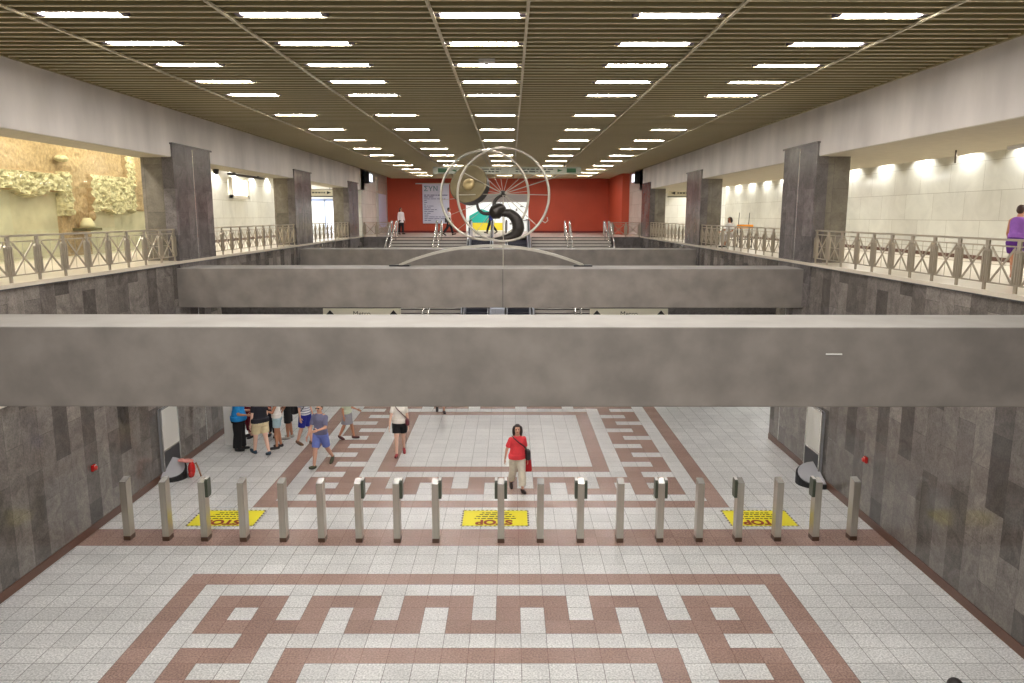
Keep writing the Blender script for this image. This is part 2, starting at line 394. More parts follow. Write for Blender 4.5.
# gallery lamps
for i in range(15): spot('gallery_wall_lamp', (13.06, 11.9 + 2.4*i, 8.5), 60, 134, .25, rot=(0, R(-6), 0))
for i in range(7): area('gallery_lamp', (10.8, 12.5 + 5*i, 8.9 if 0 else 7.96), .2, 1.2, 30)
for i in range(7): spot('gallery_wall_lamp', (-12.31, 28.9 + 2.4*i, 8.5), 60, 134, .25, rot=(0, R(6), 0))
for i in range(5): area('exhibit_lamp', (-11.5, 14.6 + 2.8*i, 8.85), .3, 2.4, 26, col=(1, .9, .74), rot=(0, R(24), 0))
for i in range(7): area('gallery_lamp', (-9.9, 13 + 5*i, 8.9), .2, 1.2, 40)
for x in (-13, 13):
    for y in (24, 30, 36, 42): area('lower_fill', (x, y, 4.2), 1.2, .3, 40)  # added fill lights so the unseen space under the galleries is not dark
for x in (-13, 13): area('gallery_end_lamp', (x, 48, 8.9), 2, 1, 120)
area('passage_lamp', (-.5, 59, 8.55), 4, 2, 90)
w = bpy.data.worlds.new('World'); sc.world = w; w.use_nodes = True
w.node_tree.nodes['Background'].inputs[0].default_value = (.9, .92, 1, 1); w.node_tree.nodes['Background'].inputs[1].default_value = .3

# ------------------------------------------------------------------ railings
def post_mesh():
    mb = MB()
    mb.box(-.012, .012, -.035, .035, ZG, ZG + .18)                       # foot
    pl = [(-.1, 0), (.1, 0), (.1, .48)] + [(.1*math.cos(t), .48 + .07*math.sin(t)) for t in [PI*i/8 for i in range(1, 8)]] + [(-.1, .48)]
    mb.prism([(a, ZG + .15 + b) for a, b in pl], 'x', -.02, .02)
    for q in (-.06, 0, .06): mb.box(-.032, .032, q - .012, q + .012, ZG + .17, ZG + .66)
    mb.box(-.014, .014, -.045, .045, ZG + .68, ZG + .84)
    return mb
def railing(n, length, label, loc, rz=0, pitch=.795):
    root = empty('railing', loc, rz); tag(root, label, 'railing', 'crossed bar railings around the gallery edge')
    k = max(2, round(length/pitch)); d = length/k
    for nm, z, w_, t in (('handrail', ZG + .845, .06, .035), ('middle_rail', ZG + .745, .03, .022), ('bottom_rail', ZG + .155, .03, .022)):
        MB().box(-w_/2, w_/2, 0, length, z - t/2, z + t/2).build(nm, rail_steel, root)
    P_ = br1 = br2 = rd = None
    for i in range(k + 1):
        y = min(max(i*d, .05), length - .05)
        if P_ is None: P_ = post_mesh().build('post', rail_steel, root, loc=(0, y, 0))
        else: share(P_, 'post', root, (0, y, 0))
        if i == k: break
        if br1 is None:
            a, b = .11, d - .11
            br1 = MB().bar((0, a, ZG + .17), (0, b, ZG + .72), .012, .038, (0, 1, 0)).build('brace', rail_steel, root, loc=(0, i*d, 0))
            br2 = MB().bar((.013, a, ZG + .72), (.013, b, ZG + .17), .012, .038, (0, 1, 0)).build('brace', rail_steel, root, loc=(0, i*d, 0))
            rd = MB().tube([(-.005, d/2, ZG + .16), (-.005, d/2, ZG + .74)], .005, 6).tube([(-.005, .1, ZG + .45), (-.005, d - .1, ZG + .45)], .005, 6).build('thin_rod', rail_steel, root, loc=(0, i*d, 0))
        else:
            share(br1, 'brace', root, (0, i*d, 0)); share(br2, 'brace', root, (0, i*d, 0)); share(rd, 'thin_rod', root, (0, i*d, 0))
    return root
for side, X, s in (('left', XL, -1), ('right', XR, 1)):
    nm = ['nearest the camera, before the first visible column', 'between the first and second visible columns', 'between the second and third visible columns']
    for k in range(3):
        cs = COLS_L if s < 0 else COLS_R; a, b = cs[k][1], cs[k+1][0]
        railing(k, b - a - .04, 'steel crossed bar railing on the %s gallery, %s' % (side, nm[k]), (X + s*.05, a + .02, .03))
    xi = -6.62 if s < 0 else 6.3
    railing(3, abs(X - xi) - .1, 'short steel railing above the well wall at the %s of the stairs' % side, (X - s*.08 if s < 0 else xi + .05, YS + .1, .0), -PI/2)
    if s > 0: pass

# ------------------------------------------------------------------ stairs, escalators
stair_m = mat('stair_granite', (186,180,172), .45, noise_amt=.08, noise_scale=20)
nose_m = mat('stair_nosing', (70,64,60), .6)
N_ST = 32; rise = ZG/N_ST; run = .3
ylow = YS - run*(N_ST - 1)
mb = MB()
for (xa, xb) in ((-6.62, -2.12), (1.68, 6.3)):
    for i in range(N_ST - 1):
        y = YS - run*i; z = ZG - rise*(i + 1)
        mb.box(xa, xb, y - run, y, 0 if i > 26 else z - .5, z, 0)
        mb.box(xa, xb, y - run - .004, y - run + .03, z - .045, z + .002, 1)
    mb.box(xa, xb, YS - .004, YS + .03, ZG - .045, ZG + .002, 1)
struct(mb.build('stairs', [stair_m, nose_m]), 'grey stone stairs with dark nosings at the end of the hall')
def stair_rail(x, label):
    r = empty('stair_handrail', (x, 0, 0)); tag(r, label, 'handrail', 'twin tube handrails on the stairs')
    for dx in (-.14, .14):
        MB().tube([(dx, YS + .5, ZG + .05), (dx, YS + .5, ZG + .93), (dx, YS + .1, ZG + .93), (dx, ylow, .98), (dx, ylow - .4, .98), (dx, ylow - .4, .0)], .035, 10).build('tube', bright_steel, r, True)
    for i in range(6):
        y = YS - .2 - i*1.75; z = ZG - rise*((YS - y)/run)
        mb = MB()
        for dx in (-.14, .14): mb.tube([(dx, y, z - .1), (dx, y, z + .93)], .025, 8)
        mb.build('post', bright_steel, r, True)
for x, l in ((-6.4, 'pale twin handrail along the left edge of the stairs'), (-3.75, 'pale twin handrail up the middle of the left stair flight'),
             (3.78, 'pale twin handrail up the middle of the right stair flight'), (6.1, 'pale twin handrail along the right edge of the stairs')): stair_rail(x, l)
esc_dark = mat('escalator_belt', (60,60,70), .5); esc_panel = mat('escalator_panel', (196,198,206), .3, metal=.3)
def escalator(x, label):
    r = empty('escalator', (x, 0, 0)); tag(r, label, 'escalator', 'escalators between the two stair flights')
    mb = MB()
    for i in range(N_ST): mb.box(-.55, .55, YS - run*(i + 1), YS - run*i, ZG - rise*(i + 1) - .35, ZG - rise*(i + 1))
    mb.box(-.55, .55, YS, YS + 1.0, ZG - .2, ZG + .01); mb.box(-.55, .55, ylow - 1.6, ylow, 0, .02)
    mb.build('step_belt', esc_dark, r)
    for s in (-1, 1):
        xa, xb = sorted((s*.57, s*.72))
        prof = [(YS + 1.3, ZG), (YS + 1.3, ZG + .75), (YS + 1.1, ZG + .92), (YS, ZG + .92), (ylow, .92), (ylow - 1.1, .92), (ylow - 1.35, .7), (ylow - 1.35, 0), (ylow, 0), (YS, ZG - .35)]
        mb = MB(); mb.prism(prof, 'x', xa, xb); b = mb.build('balustrade', esc_panel, r)
        xm = s*.645
        MB().tube([(xm, YS + 1.33, ZG + .3), (xm, YS + 1.33, ZG + .78), (xm, YS + 1.1, ZG + .96), (xm, YS, ZG + .96), (xm, ylow, .96), (xm, ylow - 1.1, .96), (xm, ylow - 1.4, .72), (xm, ylow - 1.4, .3)], .045, 8).build('handrail', black_m, b, True)
        MB().box(s*.645 - .12, s*.645 + .12, ylow - 1.55, ylow - 1.2, 0, 1.9).build('end_post', white_paint, r, bevel=.02)
escalator(-1.28, 'left steel escalator between the stair flights')
escalator(.84, 'right steel escalator between the stair flights')

# ------------------------------------------------------------------ text helper
def text_mesh(name, body, size, m, parent=None, mtx=None, depth=.002, bold=0):
    cu = bpy.data.curves.new(name, 'FONT'); cu.body = body; cu.size = size; cu.extrude = depth; cu.offset = bold; cu.align_x = 'CENTER'; cu.align_y = 'CENTER'
    t = bpy.data.objects.new(name + '_curve', cu); COL.objects.link(t); bpy.context.view_layer.update()
    me = bpy.data.meshes.new_from_object(t.evaluated_get(bpy.context.evaluated_depsgraph_get()))
    bpy.data.objects.remove(t); bpy.data.curves.remove(cu)
    me.materials.clear(); me.materials.append(m); me.name = name
    if mtx: me.transform(mtx)
    o = bpy.data.objects.new(name, me); COL.objects.link(o)
    if parent: o.parent = parent
    return o
FRONT = Matrix.Rotation(PI/2, 4, 'X')       # text facing -y
def at(x, y, z, m=FRONT): return Matrix.Translation((x, y, z)) @ m

# ------------------------------------------------------------------ hanging signs
for x0, x1, l in ((-7.6, -4.28, 'left'), (3.85, 7.2, 'right')):
    s = empty('metro_sign', ((x0+x1)/2, 32, 0)); tag(s, 'cream hanging sign reading Metro with up arrows, %s of the escalators' % l, 'sign', 'signs hung under the farthest beam')
    wd = (x1 - x0)/2
    MB().box(-wd, wd, -.06, .06, 2.15, 2.60).build('panel', sign_cream, s); MB().box(-wd - .02, wd + .02, -.07, .07, 2.60, 2.64).build('frame', darkgrey, s)
    text_mesh('lettering', 'Metro', .3, ink, s, at(0, -.064, 2.36))
    for ax in (-wd + .3, wd - .3): MB().prism([(ax - .17, 2.33), (ax + .17, 2.33), (ax, 2.52)], 'y', -.066, -.06).build('arrow', ink, s)
    mb = MB()
    for ax in (-wd + .5, wd - .5): mb.tube([(ax, 0, 2.63), (ax, 0, 4.15)], .02, 8)
    mb.build('hanger', darkgrey, s)
hs = empty('overhead_sign', (.25, 40, 0)); tag(hs, 'long pale overhead sign with green exit symbols hung before the red wall', 'sign')
MB().box(-3.85, 3.85, -.06, .06, 8.66, 9.02).build('panel', sign_lit, hs)
for s in (-1, 1):
    mb = MB(); x = s*3.35; mb.box(x - .24, x + .24, -.066, -.06, 8.73, 8.95)
    mb.build('exit_symbol', green_m, hs)
    xa = s*2.75; MB().prism([(xa - s*.12 - .0, 8.76), (xa - s*.12, 8.92), (xa + s*.14, 8.84)], 'y', -.066, -.06).build('arrow', green_m, hs)
    mb = MB()
    for row in range(2):
        x = -.9
        while x < .85:
            wl = .1 + random.random()*.25; mb.box(s*1.35 + x, s*1.35 + x + wl, -.064, -.06, 8.88 - row*.13, 8.93 - row*.13); x += wl + .07
    mb.build('lettering', ink, hs)
mb = MB()
for x in (-3, 0, 3): mb.tube([(x, 0, 9.0), (x, 0, 9.25)], .02, 8)
mb.build('hanger', darkgrey, hs)
for X, xx0, xx1, l in ((-1, -11.72, -10.2, 'left'), (1, 9.9, 11.2, 'right')):
    s = empty('gallery_sign', ((xx0+xx1)/2, 45.9, 0)); tag(s, 'pale direction sign with black arrow hanging at the far end of the %s gallery' % l, 'sign')
    wd = (xx1-xx0)/2; MB().box(-wd, wd, -.05, .05, 7.68, 8.05).build('panel', sign_cream, s)
    MB().box(-wd - .02, wd + .02, -.06, .06, 8.05, 8.08).box(-wd - .02, wd + .02, -.06, .06, 7.62, 7.68).build('frame', darkgrey, s)
    ax = wd - .25 if X < 0 else -wd + .3; q = 1 if X < 0 else -1
    MB().prism([(ax - q*.12, 7.78), (ax - q*.12, 7.96), (ax + q*.14, 7.87)], 'y', -.056, -.05).build('arrow', ink, s)
    mb = MB(); x = -wd + .25
    while x < wd - .5:
        wl = .06 + random.random()*.1; mb.box(x + (.3 if X > 0 else 0), x + wl + (.3 if X > 0 else 0), -.054, -.05, 7.83, 7.91); x += wl + .04
    mb.build('lettering', darkgrey, s)
    mb = MB()
    for x in (-wd + .2, wd - .2): mb.tube([(x, 0, 8.06), (x, 0, 8.97)], .015, 8)
    mb.build('hanger', darkgrey, s)
# doorway of light at the end of the left gallery
d = empty('door_1'); struct(d)
MB().box(-12.9, -11.75, 49.93, 49.98, ZG + .05, 7.45).build('pane', shop_white, d)
MB().box(-11.68, -10.7, 49.93, 49.98, ZG + .05, 7.45).build('pane', screen_m, d)
MB().box(-13.0, -12.9, 49.9, 50, ZG, 7.6).box(-11.75, -11.68, 49.9, 50, ZG, 7.6).box(-10.7, -10.6, 49.9, 50, ZG, 7.6).box(-13, -10.6, 49.9, 50, 7.45, 7.6).build('frame', mat('blue_grey_frame', (140,156,190), .4), d)

# banner on the red wall
bn = empty('notice_banner', (-5.1, YB - .15, 0)); tag(bn, 'white printed banner with blue heading on the red end wall', 'banner')
bx0, bx1, bz0, bz1 = -.9, 1.05, 5.95, 8.82
MB().box(bx0, bx1, 0, .04, bz0, bz1).build('sheet', mat('banner_white', (220,222,238), .6), bn)
MB().tube([(bx0 - .5, -.02, bz1), (bx1 + .05, -.02, bz1)], .04, 8).build('top_bar', white_paint, bn, True)
text_mesh('heading', 'ΣΥΝ', .5, teal_ink, bn, at(bx0 + .62, -.006, bz1 - .38))
mb = MB()
for i in range(15):
    z = bz1 - .85 - i*.13; x = bx0 + .12
    while x < bx1 - .3:
        wl = .1 + random.random()*.35; mb.box(x, min(x + wl, bx1 - .1), -.006, 0, z, z + (.055 if i in (0, 1) else .035)); x += wl + .06
        if random.random() < .18: break
mb.build('printed_lines', blue_ink, bn)

wpn = MB().box(XL - .36, XL - .325, 49.6, 55.4, 5.7, 8.0).build('wall_poster', mat('pale_blue_poster', (206,214,236), .4)); tag(wpn, 'large pale blue poster on the left end wall beside the red wall', 'poster')
# monitors on the fascia ends
for X, s, l in ((XL, -1, 'left'), (XR, 1, 'right')):
    m_ = empty('monitor', (X - s*.02, 44.9, 0)); tag(m_, 'black boxed monitor with white screen high on the %s wall by the red end wall' % l, 'monitor')
    MB().box(*sorted((-s*.06, -s*.36)), 0, .22, 8.38, 9.08).build('housing', black_m, m_, bevel=.02)
    MB().box(*sorted((-s*.1, -s*.34)), .24, 1.3, 8.45, 9.0).build('casing', darkgrey, m_)
    MB().box(*sorted((-s*.34, -s*.35)), .3, 1.24, 8.5, 8.95).build('screen', screen_m, m_)
    MB().box(*sorted((-s*.0, -s*.1)), .05, .2, 8.6, 8.8).build('bracket', black_m, m_)

# ------------------------------------------------------------------ posts of the ticket line
gx = [-7.35, -6.55, -5.76, -4.97, -4.16, -3.38, -2.62, -1.85, -1.07, .246, 1.04, 1.85, 2.65, 3.46, 4.26, 5.06, 5.86, 6.64, 7.42]
readers = {2: 'r', 6: 'r', 7: 'r', 8: 'r', 9: 'lr', 11: 'lr', 13: 'lr', 15: 'l', 17: 'l'}
GY = 14.36
reader_side = mat('reader_side', (70,78,62), .35); post_foot_reflect = mat('post_foot_reflect', (104,84,70), .35, metal=.7)  # brown of the foot stands for the floor reflected in the steel
pm = MB().prism([(-.1, .09), (.1, .09), (.1, 1.29), (-.1, 1.235)], 'x', -.066, .066).mesh('gate_post', steel)
fm = MB().box(-.069, .069, -.103, .103, 0, .09).mesh('foot', post_foot_reflect)
tm = MB().prism([(-.1, 1.235), (.1, 1.29), (.1, 1.296), (-.1, 1.241)], 'x', -.066, .066).mesh('top_plate', bright_steel)
def rdr(s):
    mb = MB(); pr = [(-.09, .93), (.06, .93), (.09, .97), (.09, 1.28), (.06, 1.315), (-.06, 1.30), (-.09, 1.27)]
    mb.prism(pr, 'x', *sorted((s*.067, s*.125))); me = mb.mesh('card_reader', reader_side)
    mb2 = MB().prism([(-.075, 1.305), (.06, 1.32), (.06, 1.33), (-.075, 1.315)], 'x', *sorted((s*.07, s*.122)))
    return me, mb2.mesh('reader_top', white_paint)
rm = {'l': rdr(-1), 'r': rdr(1)}
def link(me, name, parent=None, loc=(0,0,0)):
    o = bpy.data.objects.new(name, me); COL.objects.link(o); o.location = loc
    if parent: o.parent = parent
    return o
for i, x in enumerate(gx):
    g = empty('gate_post', (x, GY + .12*(x/7.3)**2, 0))
    rt = readers.get(i, '')
    extra = {'': 'without a reader', 'r': 'with right-hand card reader', 'l': 'with left-hand card reader', 'lr': 'with two card readers'}[rt]
    tag(g, 'steel gate post %s, %s from the left in the row' % (extra, ORD[i]), 'post', 'steel posts across the ticket line')
    link(pm, 'upright', g); link(fm, 'foot', g); link(tm, 'top_plate', g)
    for s in rt:
        o = link(rm[s][0], 'card_reader', g); link(rm[s][1], 'reader_top', o)

# yellow floor stickers, printed to be read from the far side
for k, (cx, cy, l) in enumerate(((-5.75, 15.52, 'left'), (.105, 15.52, 'middle'), (5.87, 15.52, 'right'))):
    f = empty('floor_sticker', (cx, cy, 0), PI); tag(f, 'yellow STOP floor sticker with dashed black border, %s of the three behind the gate posts' % l, 'sticker', 'yellow stop stickers on the floor')
    nx_, ny_ = 31, 15; mb = MB(); xs_ = [-.735] + [-.7 + 1.4*i/(nx_ - 2) for i in range(nx_ - 1)] + [.735]; ys_ = [-.45] + [-.415 + .83*i/(ny_ - 2) for i in range(ny_ - 1)] + [.45]
    mb.v = [(x, y, .005) for y in ys_ for x in xs_]; w_ = len(xs_)
    for j in range(len(ys_) - 1):
        for i in range(w_ - 1):
            edge = (j in (0, len(ys_) - 2) and 0 < i < w_ - 2 and i % 2) or (i in (0, w_ - 2) and j % 2)
            if (i in (0, w_ - 2) or j in (0, len(ys_) - 2)): mb.m.append(1 if edge else 2)
            else: mb.m.append(0)
            mb.f.append([j*w_ + i, j*w_ + i + 1, (j+1)*w_ + i + 1, (j+1)*w_ + i])
    mb.build('sheet', [yellow_m, ink, offwhite], f)
    text_mesh('lettering', 'STOP', .33, dkred_ink, f, Matrix.Translation((.02, .23, .008)), bold=.014)
    mb = MB()
    for row, (y, hw) in enumerate(((.03, .45), (-.08, .42), (-.19, .36), (-.28, .3))):
        x = -hw
        while x < hw:
            wl = .03 + random.random()*.1; mb.box(x, min(x + wl, hw), y - .018, y + .018, .0055, .0075); x += wl + .03
    mb.build('small_print', ink, f)

# ------------------------------------------------------------------ wall boards with their plinths
def board(X, s, y0, y1, label, py=-.5, ph=.42, pd=.58):
    b = empty('information_board', (X, (y0+y1)/2, 0)); tag(b, label, 'board', 'information boards on the side walls')
    h = (y1 - y0)/2
    B = lambda x0, x1, a, c, z0, z1: MB().box(*sorted((-s*x0, -s*x1)), a, c, z0, z1)
    B(.0, .06, -h, h, .2, 1.80).build('back_panel', midgrey, b)
    B(.06, .075, -h + .04, h - .04, .74, 1.77).build('poster', mat('poster_white_' + ('l' if s < 0 else 'r'), (216,214,206), .35), b)
    B(.06, .072, -h + .04, h - .04, .22, .71).build('lower_panel', darkgrey, b)
    fr = MB()
    for a, c in ((-h, -h + .045), (h - .045, h)): fr.box(*sorted((-s*.055, -s*.085)), a, c, .18, 1.82)
    fr.box(*sorted((-s*.055, -s*.085)), -h, h, 1.775, 1.82); fr.box(*sorted((-s*.055, -s*.09)), -h, h, .71, .745)
    fr.build('frame', bright_steel, b)
    rings = []
    for k in range(2):
        ring = []
        for i in range(13):
            t = PI*i/12; x = .04 + pd*math.sin(t)**.8; y = py - ph*math.cos(t)
            z = (0 if k == 0 else .11 + .155*(1 - math.cos(t)) - .06*math.sin(t)); ring.append((-s*x, y, z))
        rings.append(ring)
    pb = MB().loft(rings).build('plinth', black_m, b)
    ring2 = [[(-s*(.04 + (pd - .05)*math.sin(PI*i/12)**.8), py - (ph - .03)*math.cos(PI*i/12), (z0 + .115 + .155*(1 - math.cos(PI*i/12)) - .05*math.sin(PI*i/12))) for i in range(13)] for z0 in (0, .02)]
    MB().loft(ring2).build('plinth_top', mat('plinth_grey_' + ('l' if s < 0 else 'r'), (178,178,182), .4), pb)
board(XL, -1, 17.9, 18.85, 'framed white information board with sloping grey plinth on the left wall', -.32, .36, .5)
board(XR, 1, 17.7, 18.65, 'framed white information board with sloping grey plinth on the right wall')
wp = MB().box(-7.76, -7.5, 20.78, 20.84, 0, 2.1).build('display_panel', white_paint, bevel=.01); tag(wp, 'blank white standing panel at the end of the left marble wall', 'panel')
# red bag and pink cloth beside the left plinth
rb = empty('red_bag', (-7.64, 18.1, 0)); tag(rb, 'red soft bag with pink cloth on top beside the left wall plinth', 'bag')
mb = MB(); mb.ball((.03, .06, .2), (.085, .12, .2)); mb.ball((.04, 0, .09), (.075, .1, .09)); mb.build('body', red_gloss, rb, True)
mb = MB(); mb.ball((-.06, .05, .42), (.16, .1, .045)); mb.ball((-.2, .03, .44), (.09, .08, .045)); mb.build('pink_cloth', mat('pink_cloth', (226,150,140), .8), rb, True)
MB().tube([(.08, .1, .3), (.14, .08, .36), (.2, .05, .24), (.27, .03, .02)], .02, 8).build('strap', mat('tan_strap', (170,128,96), .6), rb, True)

# alarm points
for X, s, y, l in ((XL, -1, 14.95, 'left'), (XR, 1, 15.5, 'right')):
    a = empty('fire_alarm', (X, y, 1.34)); tag(a, 'small red fire alarm point on the %s marble wall' % l, 'alarm')
    MB().box(*sorted((0, -s*.05)), -.065, .065, -.065, .065).build('housing', red_gloss, a, bevel=.01)
    MB().tube([(-s*.05, 0, 0), (-s*.09, 0, 0)], .045, 14).build('call_button', mat('alarm_button_' + l, (214,60,50), .3), a, True)
    MB().box(*sorted((-s*.048, -s*.056)), -.02, .05, .042, .055).build('white_strip', white_paint, a)
lb = MB().tube([(XL + .05, 11.2, 3.33), (XL + .05, 12.75, 3.33)], .05, 8).build('wall_light', offwhite, None, True); tag(lb, 'pale tube lamp on the left marble wall just under the nearest beam', 'lamp')

# ------------------------------------------------------------------ wheel sculpture on the middle beam
S = empty('wheel_sculpture', (0, 20.4, 5.16)); tag(S, 'steel two ringed wheel sculpture with brass disc and dark curved horn on an arch', 'sculpture')
zc = 7.06 - 5.16
def circ(cx, y, cz, r, n=72): return [(cx + r*math.cos(2*PI*i/n), y, cz + r*math.sin(2*PI*i/n)) for i in range(n)]
r1 = MB().tube(circ(.243, -.1, zc, 1.215), .034, 10, True).build('ring', ring_m, S, True)
r2 = MB().tube(circ(-.27, .5, zc, 1.2), .034, 10, True).build('ring', ring_m, S, True)
hub = Vector((.235, .05, zc + .03)); MB().ball(hub, .09).tube([hub + Vector((0, -.1, 0)), hub + Vector((0, .3, 0))], .05, 12).build('hub', bronze, S, True)
for i in range(16):
    a = 2*PI*i/16 + .1; MB().tube([hub, (-.27 + 1.19*math.cos(a), .5, zc + 1.19*math.sin(a))], .007, 6).build('spoke', ring_m, S)
for a in (0, 33, 151, 180, 270, 318): MB().tube([hub + Vector((0, -.06, 0)), (.243 + 1.2*math.cos(R(a)), -.1, zc + 1.2*math.sin(R(a)))], .012, 6).build('spoke', ring_m, S)
MB().tube([hub + Vector((0, -.06, 0)), hub + Vector((1.72, -.2, .54))], .012, 6).build('spoke', ring_m, S)
MB().tube([(1.25, -.1, zc - .66), (1.36, -.13, zc - .73), (1.43, -.13, zc - .67), (1.41, -.13, zc - .58)], .014, 6).build('hook', ring_m, S)
MB().tube([(.235, -.05, 0), (.235, -.05, zc)], .016, 8).build('stay_rod', ring_m, S)
# brass disc: shallow drum turned up to the left
dc = Vector((-.7, .15, zc + .3)); nrm = Vector((-.34, -.86, .36)).normalized()
q = nrm.to_track_quat('Z', 'Y').to_matrix()
def drum(r0, r1, h0, h1, n=40):
    mb = MB(); mb.loft([[dc + q @ Vector((r*math.cos(2*PI*i/n), r*math.sin(2*PI*i/n), h)) for i in range(n)] for r, h in ((r0, h0), (r1, h1))]); return mb
D = drum(.5, .54, -.3, 0).build('disc_drum', bronze, S)
drum(.535, .5, 0, .02).build('disc_face', brass, D); MB().loft([[dc + q @ Vector((.03 + r*math.cos(2*PI*i/32), -.03 + r*math.sin(2*PI*i/32), h)) for i in range(32)] for r, h in ((.17, .015), (.165, .05), (.14, .085), (.095, .11), (.04, .12))]).build('disc_boss', brass_b, D, True)
# dark horn: head, neck to the hub, arm to the disc and thick tapering body
def smooth_path(pts, rs, n=8):
    P_ = [Vector(p) for p in pts]; out = []; ro = []
    for i in range(len(P_) - 1):
        p0, p1, p2, p3 = P_[max(i-1, 0)], P_[i], P_[i+1], P_[min(i+2, len(P_)-1)]
        for k in range(n):
            t = k/n; out.append(.5*((2*p1) + (p2-p0)*t + (2*p0-5*p1+4*p2-p3)*t*t + (3*p1-p0-3*p2+p3)*t**3)); ro.append(rs[i]*(1-t) + rs[i+1]*t)
    return out + [P_[-1]], ro + [rs[-1]]
px = lambda X_, Y_, y=.0: (.235 + (X_ - 450)/6.21*.02665, y, zc + .03 - (Y_ - 335)/6.21*.02665)
p_, r_ = smooth_path([px(440, 455), px(490, 455), px(530, 490), px(545, 545), px(520, 590), px(460, 610), px(395, 615)], [.09, .12, .15, .165, .14, .09, .03])
MB().tube(p_, r_, 16).build('horn_body', bronze, S, True)
p_, r_ = smooth_path([px(372, 470), px(400, 450), px(430, 430), px(455, 445)], [.09, .2, .17, .1])
MB().tube(p_, r_, 16).build('horn_head', bronze, S, True)
p_, r_ = smooth_path([px(400, 430), px(395, 390), px(415, 360), px(450, 338)], [.08, .05, .045, .03]); MB().tube(p_, r_, 10).build('neck', bronze, S, True)
p_, r_ = smooth_path([px(380, 455), px(330, 455), px(298, 430), px(288, 395)], [.06, .045, .04, .035]); MB().tube(p_, r_, 10).build('arm', bronze, S, True)
# arch
ap = [(-.085 + 2.5*math.cos(PI*t), .1, .52*(math.sin(PI*t))**1.1 + .03) for t in [i/32 for i in range(33)]]
ap = []
for i in range(33):
    t = -1 + i/16; ap.append((-.085 + 2.5*t, .1, .03 + .52*(1 - t*t)))
mb = MB()
for k in range(len(ap) - 1): pass
mb.loft([[(x, y - .14, z - .035), (x, y + .14, z - .035), (x, y + .14, z + .035), (x, y - .14, z + .035)] for x, y, z in ap]); mb.build('arch', ring_m, S)
MB().box(-2.85, -2.3, -.05, .25, 0, .035).build('foot', black_m, S); MB().box(2.15, 2.65, -.05, .25, 0, .035).build('foot', black_m, S)  # black slabs paint the shadow under the arch ends

# ------------------------------------------------------------------ excavation display behind glass (left gallery)
def reg(y, z):
    if 19.0 <= y <= 22.2 and 7.1 + .1*math.sin(y*3) <= z <= 7.66 or 21.75 <= y <= 22.25 and 6.5 <= z <= 7.75: return 2
    if 23.3 <= y <= 26.0 and 6.62 + .06*math.sin(y*4) <= z <= 7.75 or 25.5 <= y <= 26.05 and 7.6 < z <= 8.5: return 2
    if y < 21.75 and z < 7.15 or 23.3 < y < 27.5 and z < 6.66: return 3
    if y < 19.0 and 6.9 < z < 7.7: return 2
    return 1
EX = -12.5; ny, nz = 320, 88; y0, y1, z0, z1 = 14.0, 27.6, ZG, 8.95
vs = []; fs = []; ms = []
for j in range(nz + 1):
    for i in range(ny + 1):
        y = y0 + (y1-y0)*i/ny; z = z0 + (z1-z0)*j/nz; g = reg(y, z); p = Vector((y, z, 0))
        h = {1: .06 + .05*noise.noise(p*2.2) + .03*noise.noise(p*7), 2: .2 + .07*noise.noise(p*3.5) + .09*noise.noise(p*9) + .05*noise.noise(p*19), 3: .0 + .012*noise.noise(p*1.5)}[g]
        vs.append((EX + h, y, z))
for j in range(nz):
    for i in range(ny):
        a = j*(ny+1) + i; fs.append((a, a+1, a+ny+2, a+ny+1)); ms.append(reg(y0 + (y1-y0)*(i+.5)/ny, z0 + (z1-z0)*(j+.5)/nz) - 1)
mb = MB(); mb.v = vs; mb.f = fs; mb.m = ms; o = mb.build('excavated_wall', [soil_m, rubble_m, plaster_m]); tag(o, 'excavated wall of soil, rubble and plaster behind glass in the left gallery', 'display')
MB().box(EX - .3, EX - .05, y0, y1, ZG, 9).build('backing', soil_m, o)
gp = MB().box(-.01, .01, 9, 27.4, -2.0, 1.7).build('window_1', glass_m); struct(gp); gp.location = (-11.9, 0, 7.35); gp.rotation_euler = (0, R(-1.1), 0)
st = MB(); st.v = []; st.ball((EX + .2, 21.85, 8.1), (.16, .26, .1)); o = st.build('stone_block', rubble_m); tag(o, 'pale stone block jutting from the top of the excavated wall', 'stone')
pt = empty('pottery_find', (EX + .3, 22.7, 6.14)); tag(pt, 'pale pottery find on a dark ledge in the excavated wall', 'pottery')
MB().loft([[(r*math.cos(2*PI*i/16)*.6, r*math.sin(2*PI*i/16), z) for i in range(16)] for r, z in ((.3, 0), (.28, .12), (.16, .28), (.12, .3))]).build('body', mat('pottery_cream', (226,214,176), .6), pt, True)
MB().box(-.22, .2, -.42, .42, -.08, 0).build('ledge', mat('dark_olive_ledge', (92,84,50), .7), pt)
MB().ball((.0, .28, .34), (.1, .17, .14)).build('shard', soil_m, pt, True)
# light box, camera and track lamp in the left gallery
lbx = empty('light_box', (-12.5, 0, 0)); tag(lbx, 'bright boxed lamp with frame on the white left gallery wall', 'lamp')
MB().box(.02, .1, 35.3, 37.3, 7.45, 8.16).build('diffuser', mat('light_box_white', (255,252,236), .4, emit=2.2), lbx)
mb = MB()
for a, b, c, d_ in ((35.15, 35.3, 7.3, 8.25), (37.3, 37.45, 7.3, 8.25), (35.15, 37.45, 7.3, 7.45)): mb.box(.0, .14, a, b, c, d_)
mb.build('frame', offwhite, lbx)
cm = empty('security_camera', (-9.0, 24.6, 7.98)); tag(cm, 'small black dome camera under the left gallery soffit', 'camera')
MB().tube([(0, 0, 0), (0, 0, -.07)], .1, 14).build('mount', black_m, cm, True); MB().ball((0, 0, -.09), .085).build('dome', black_m, cm, True)
tk = empty('ceiling_track', (-9.15, 26.2, 7.98)); tag(tk, 'dark lamp track under the left gallery soffit', 'track')
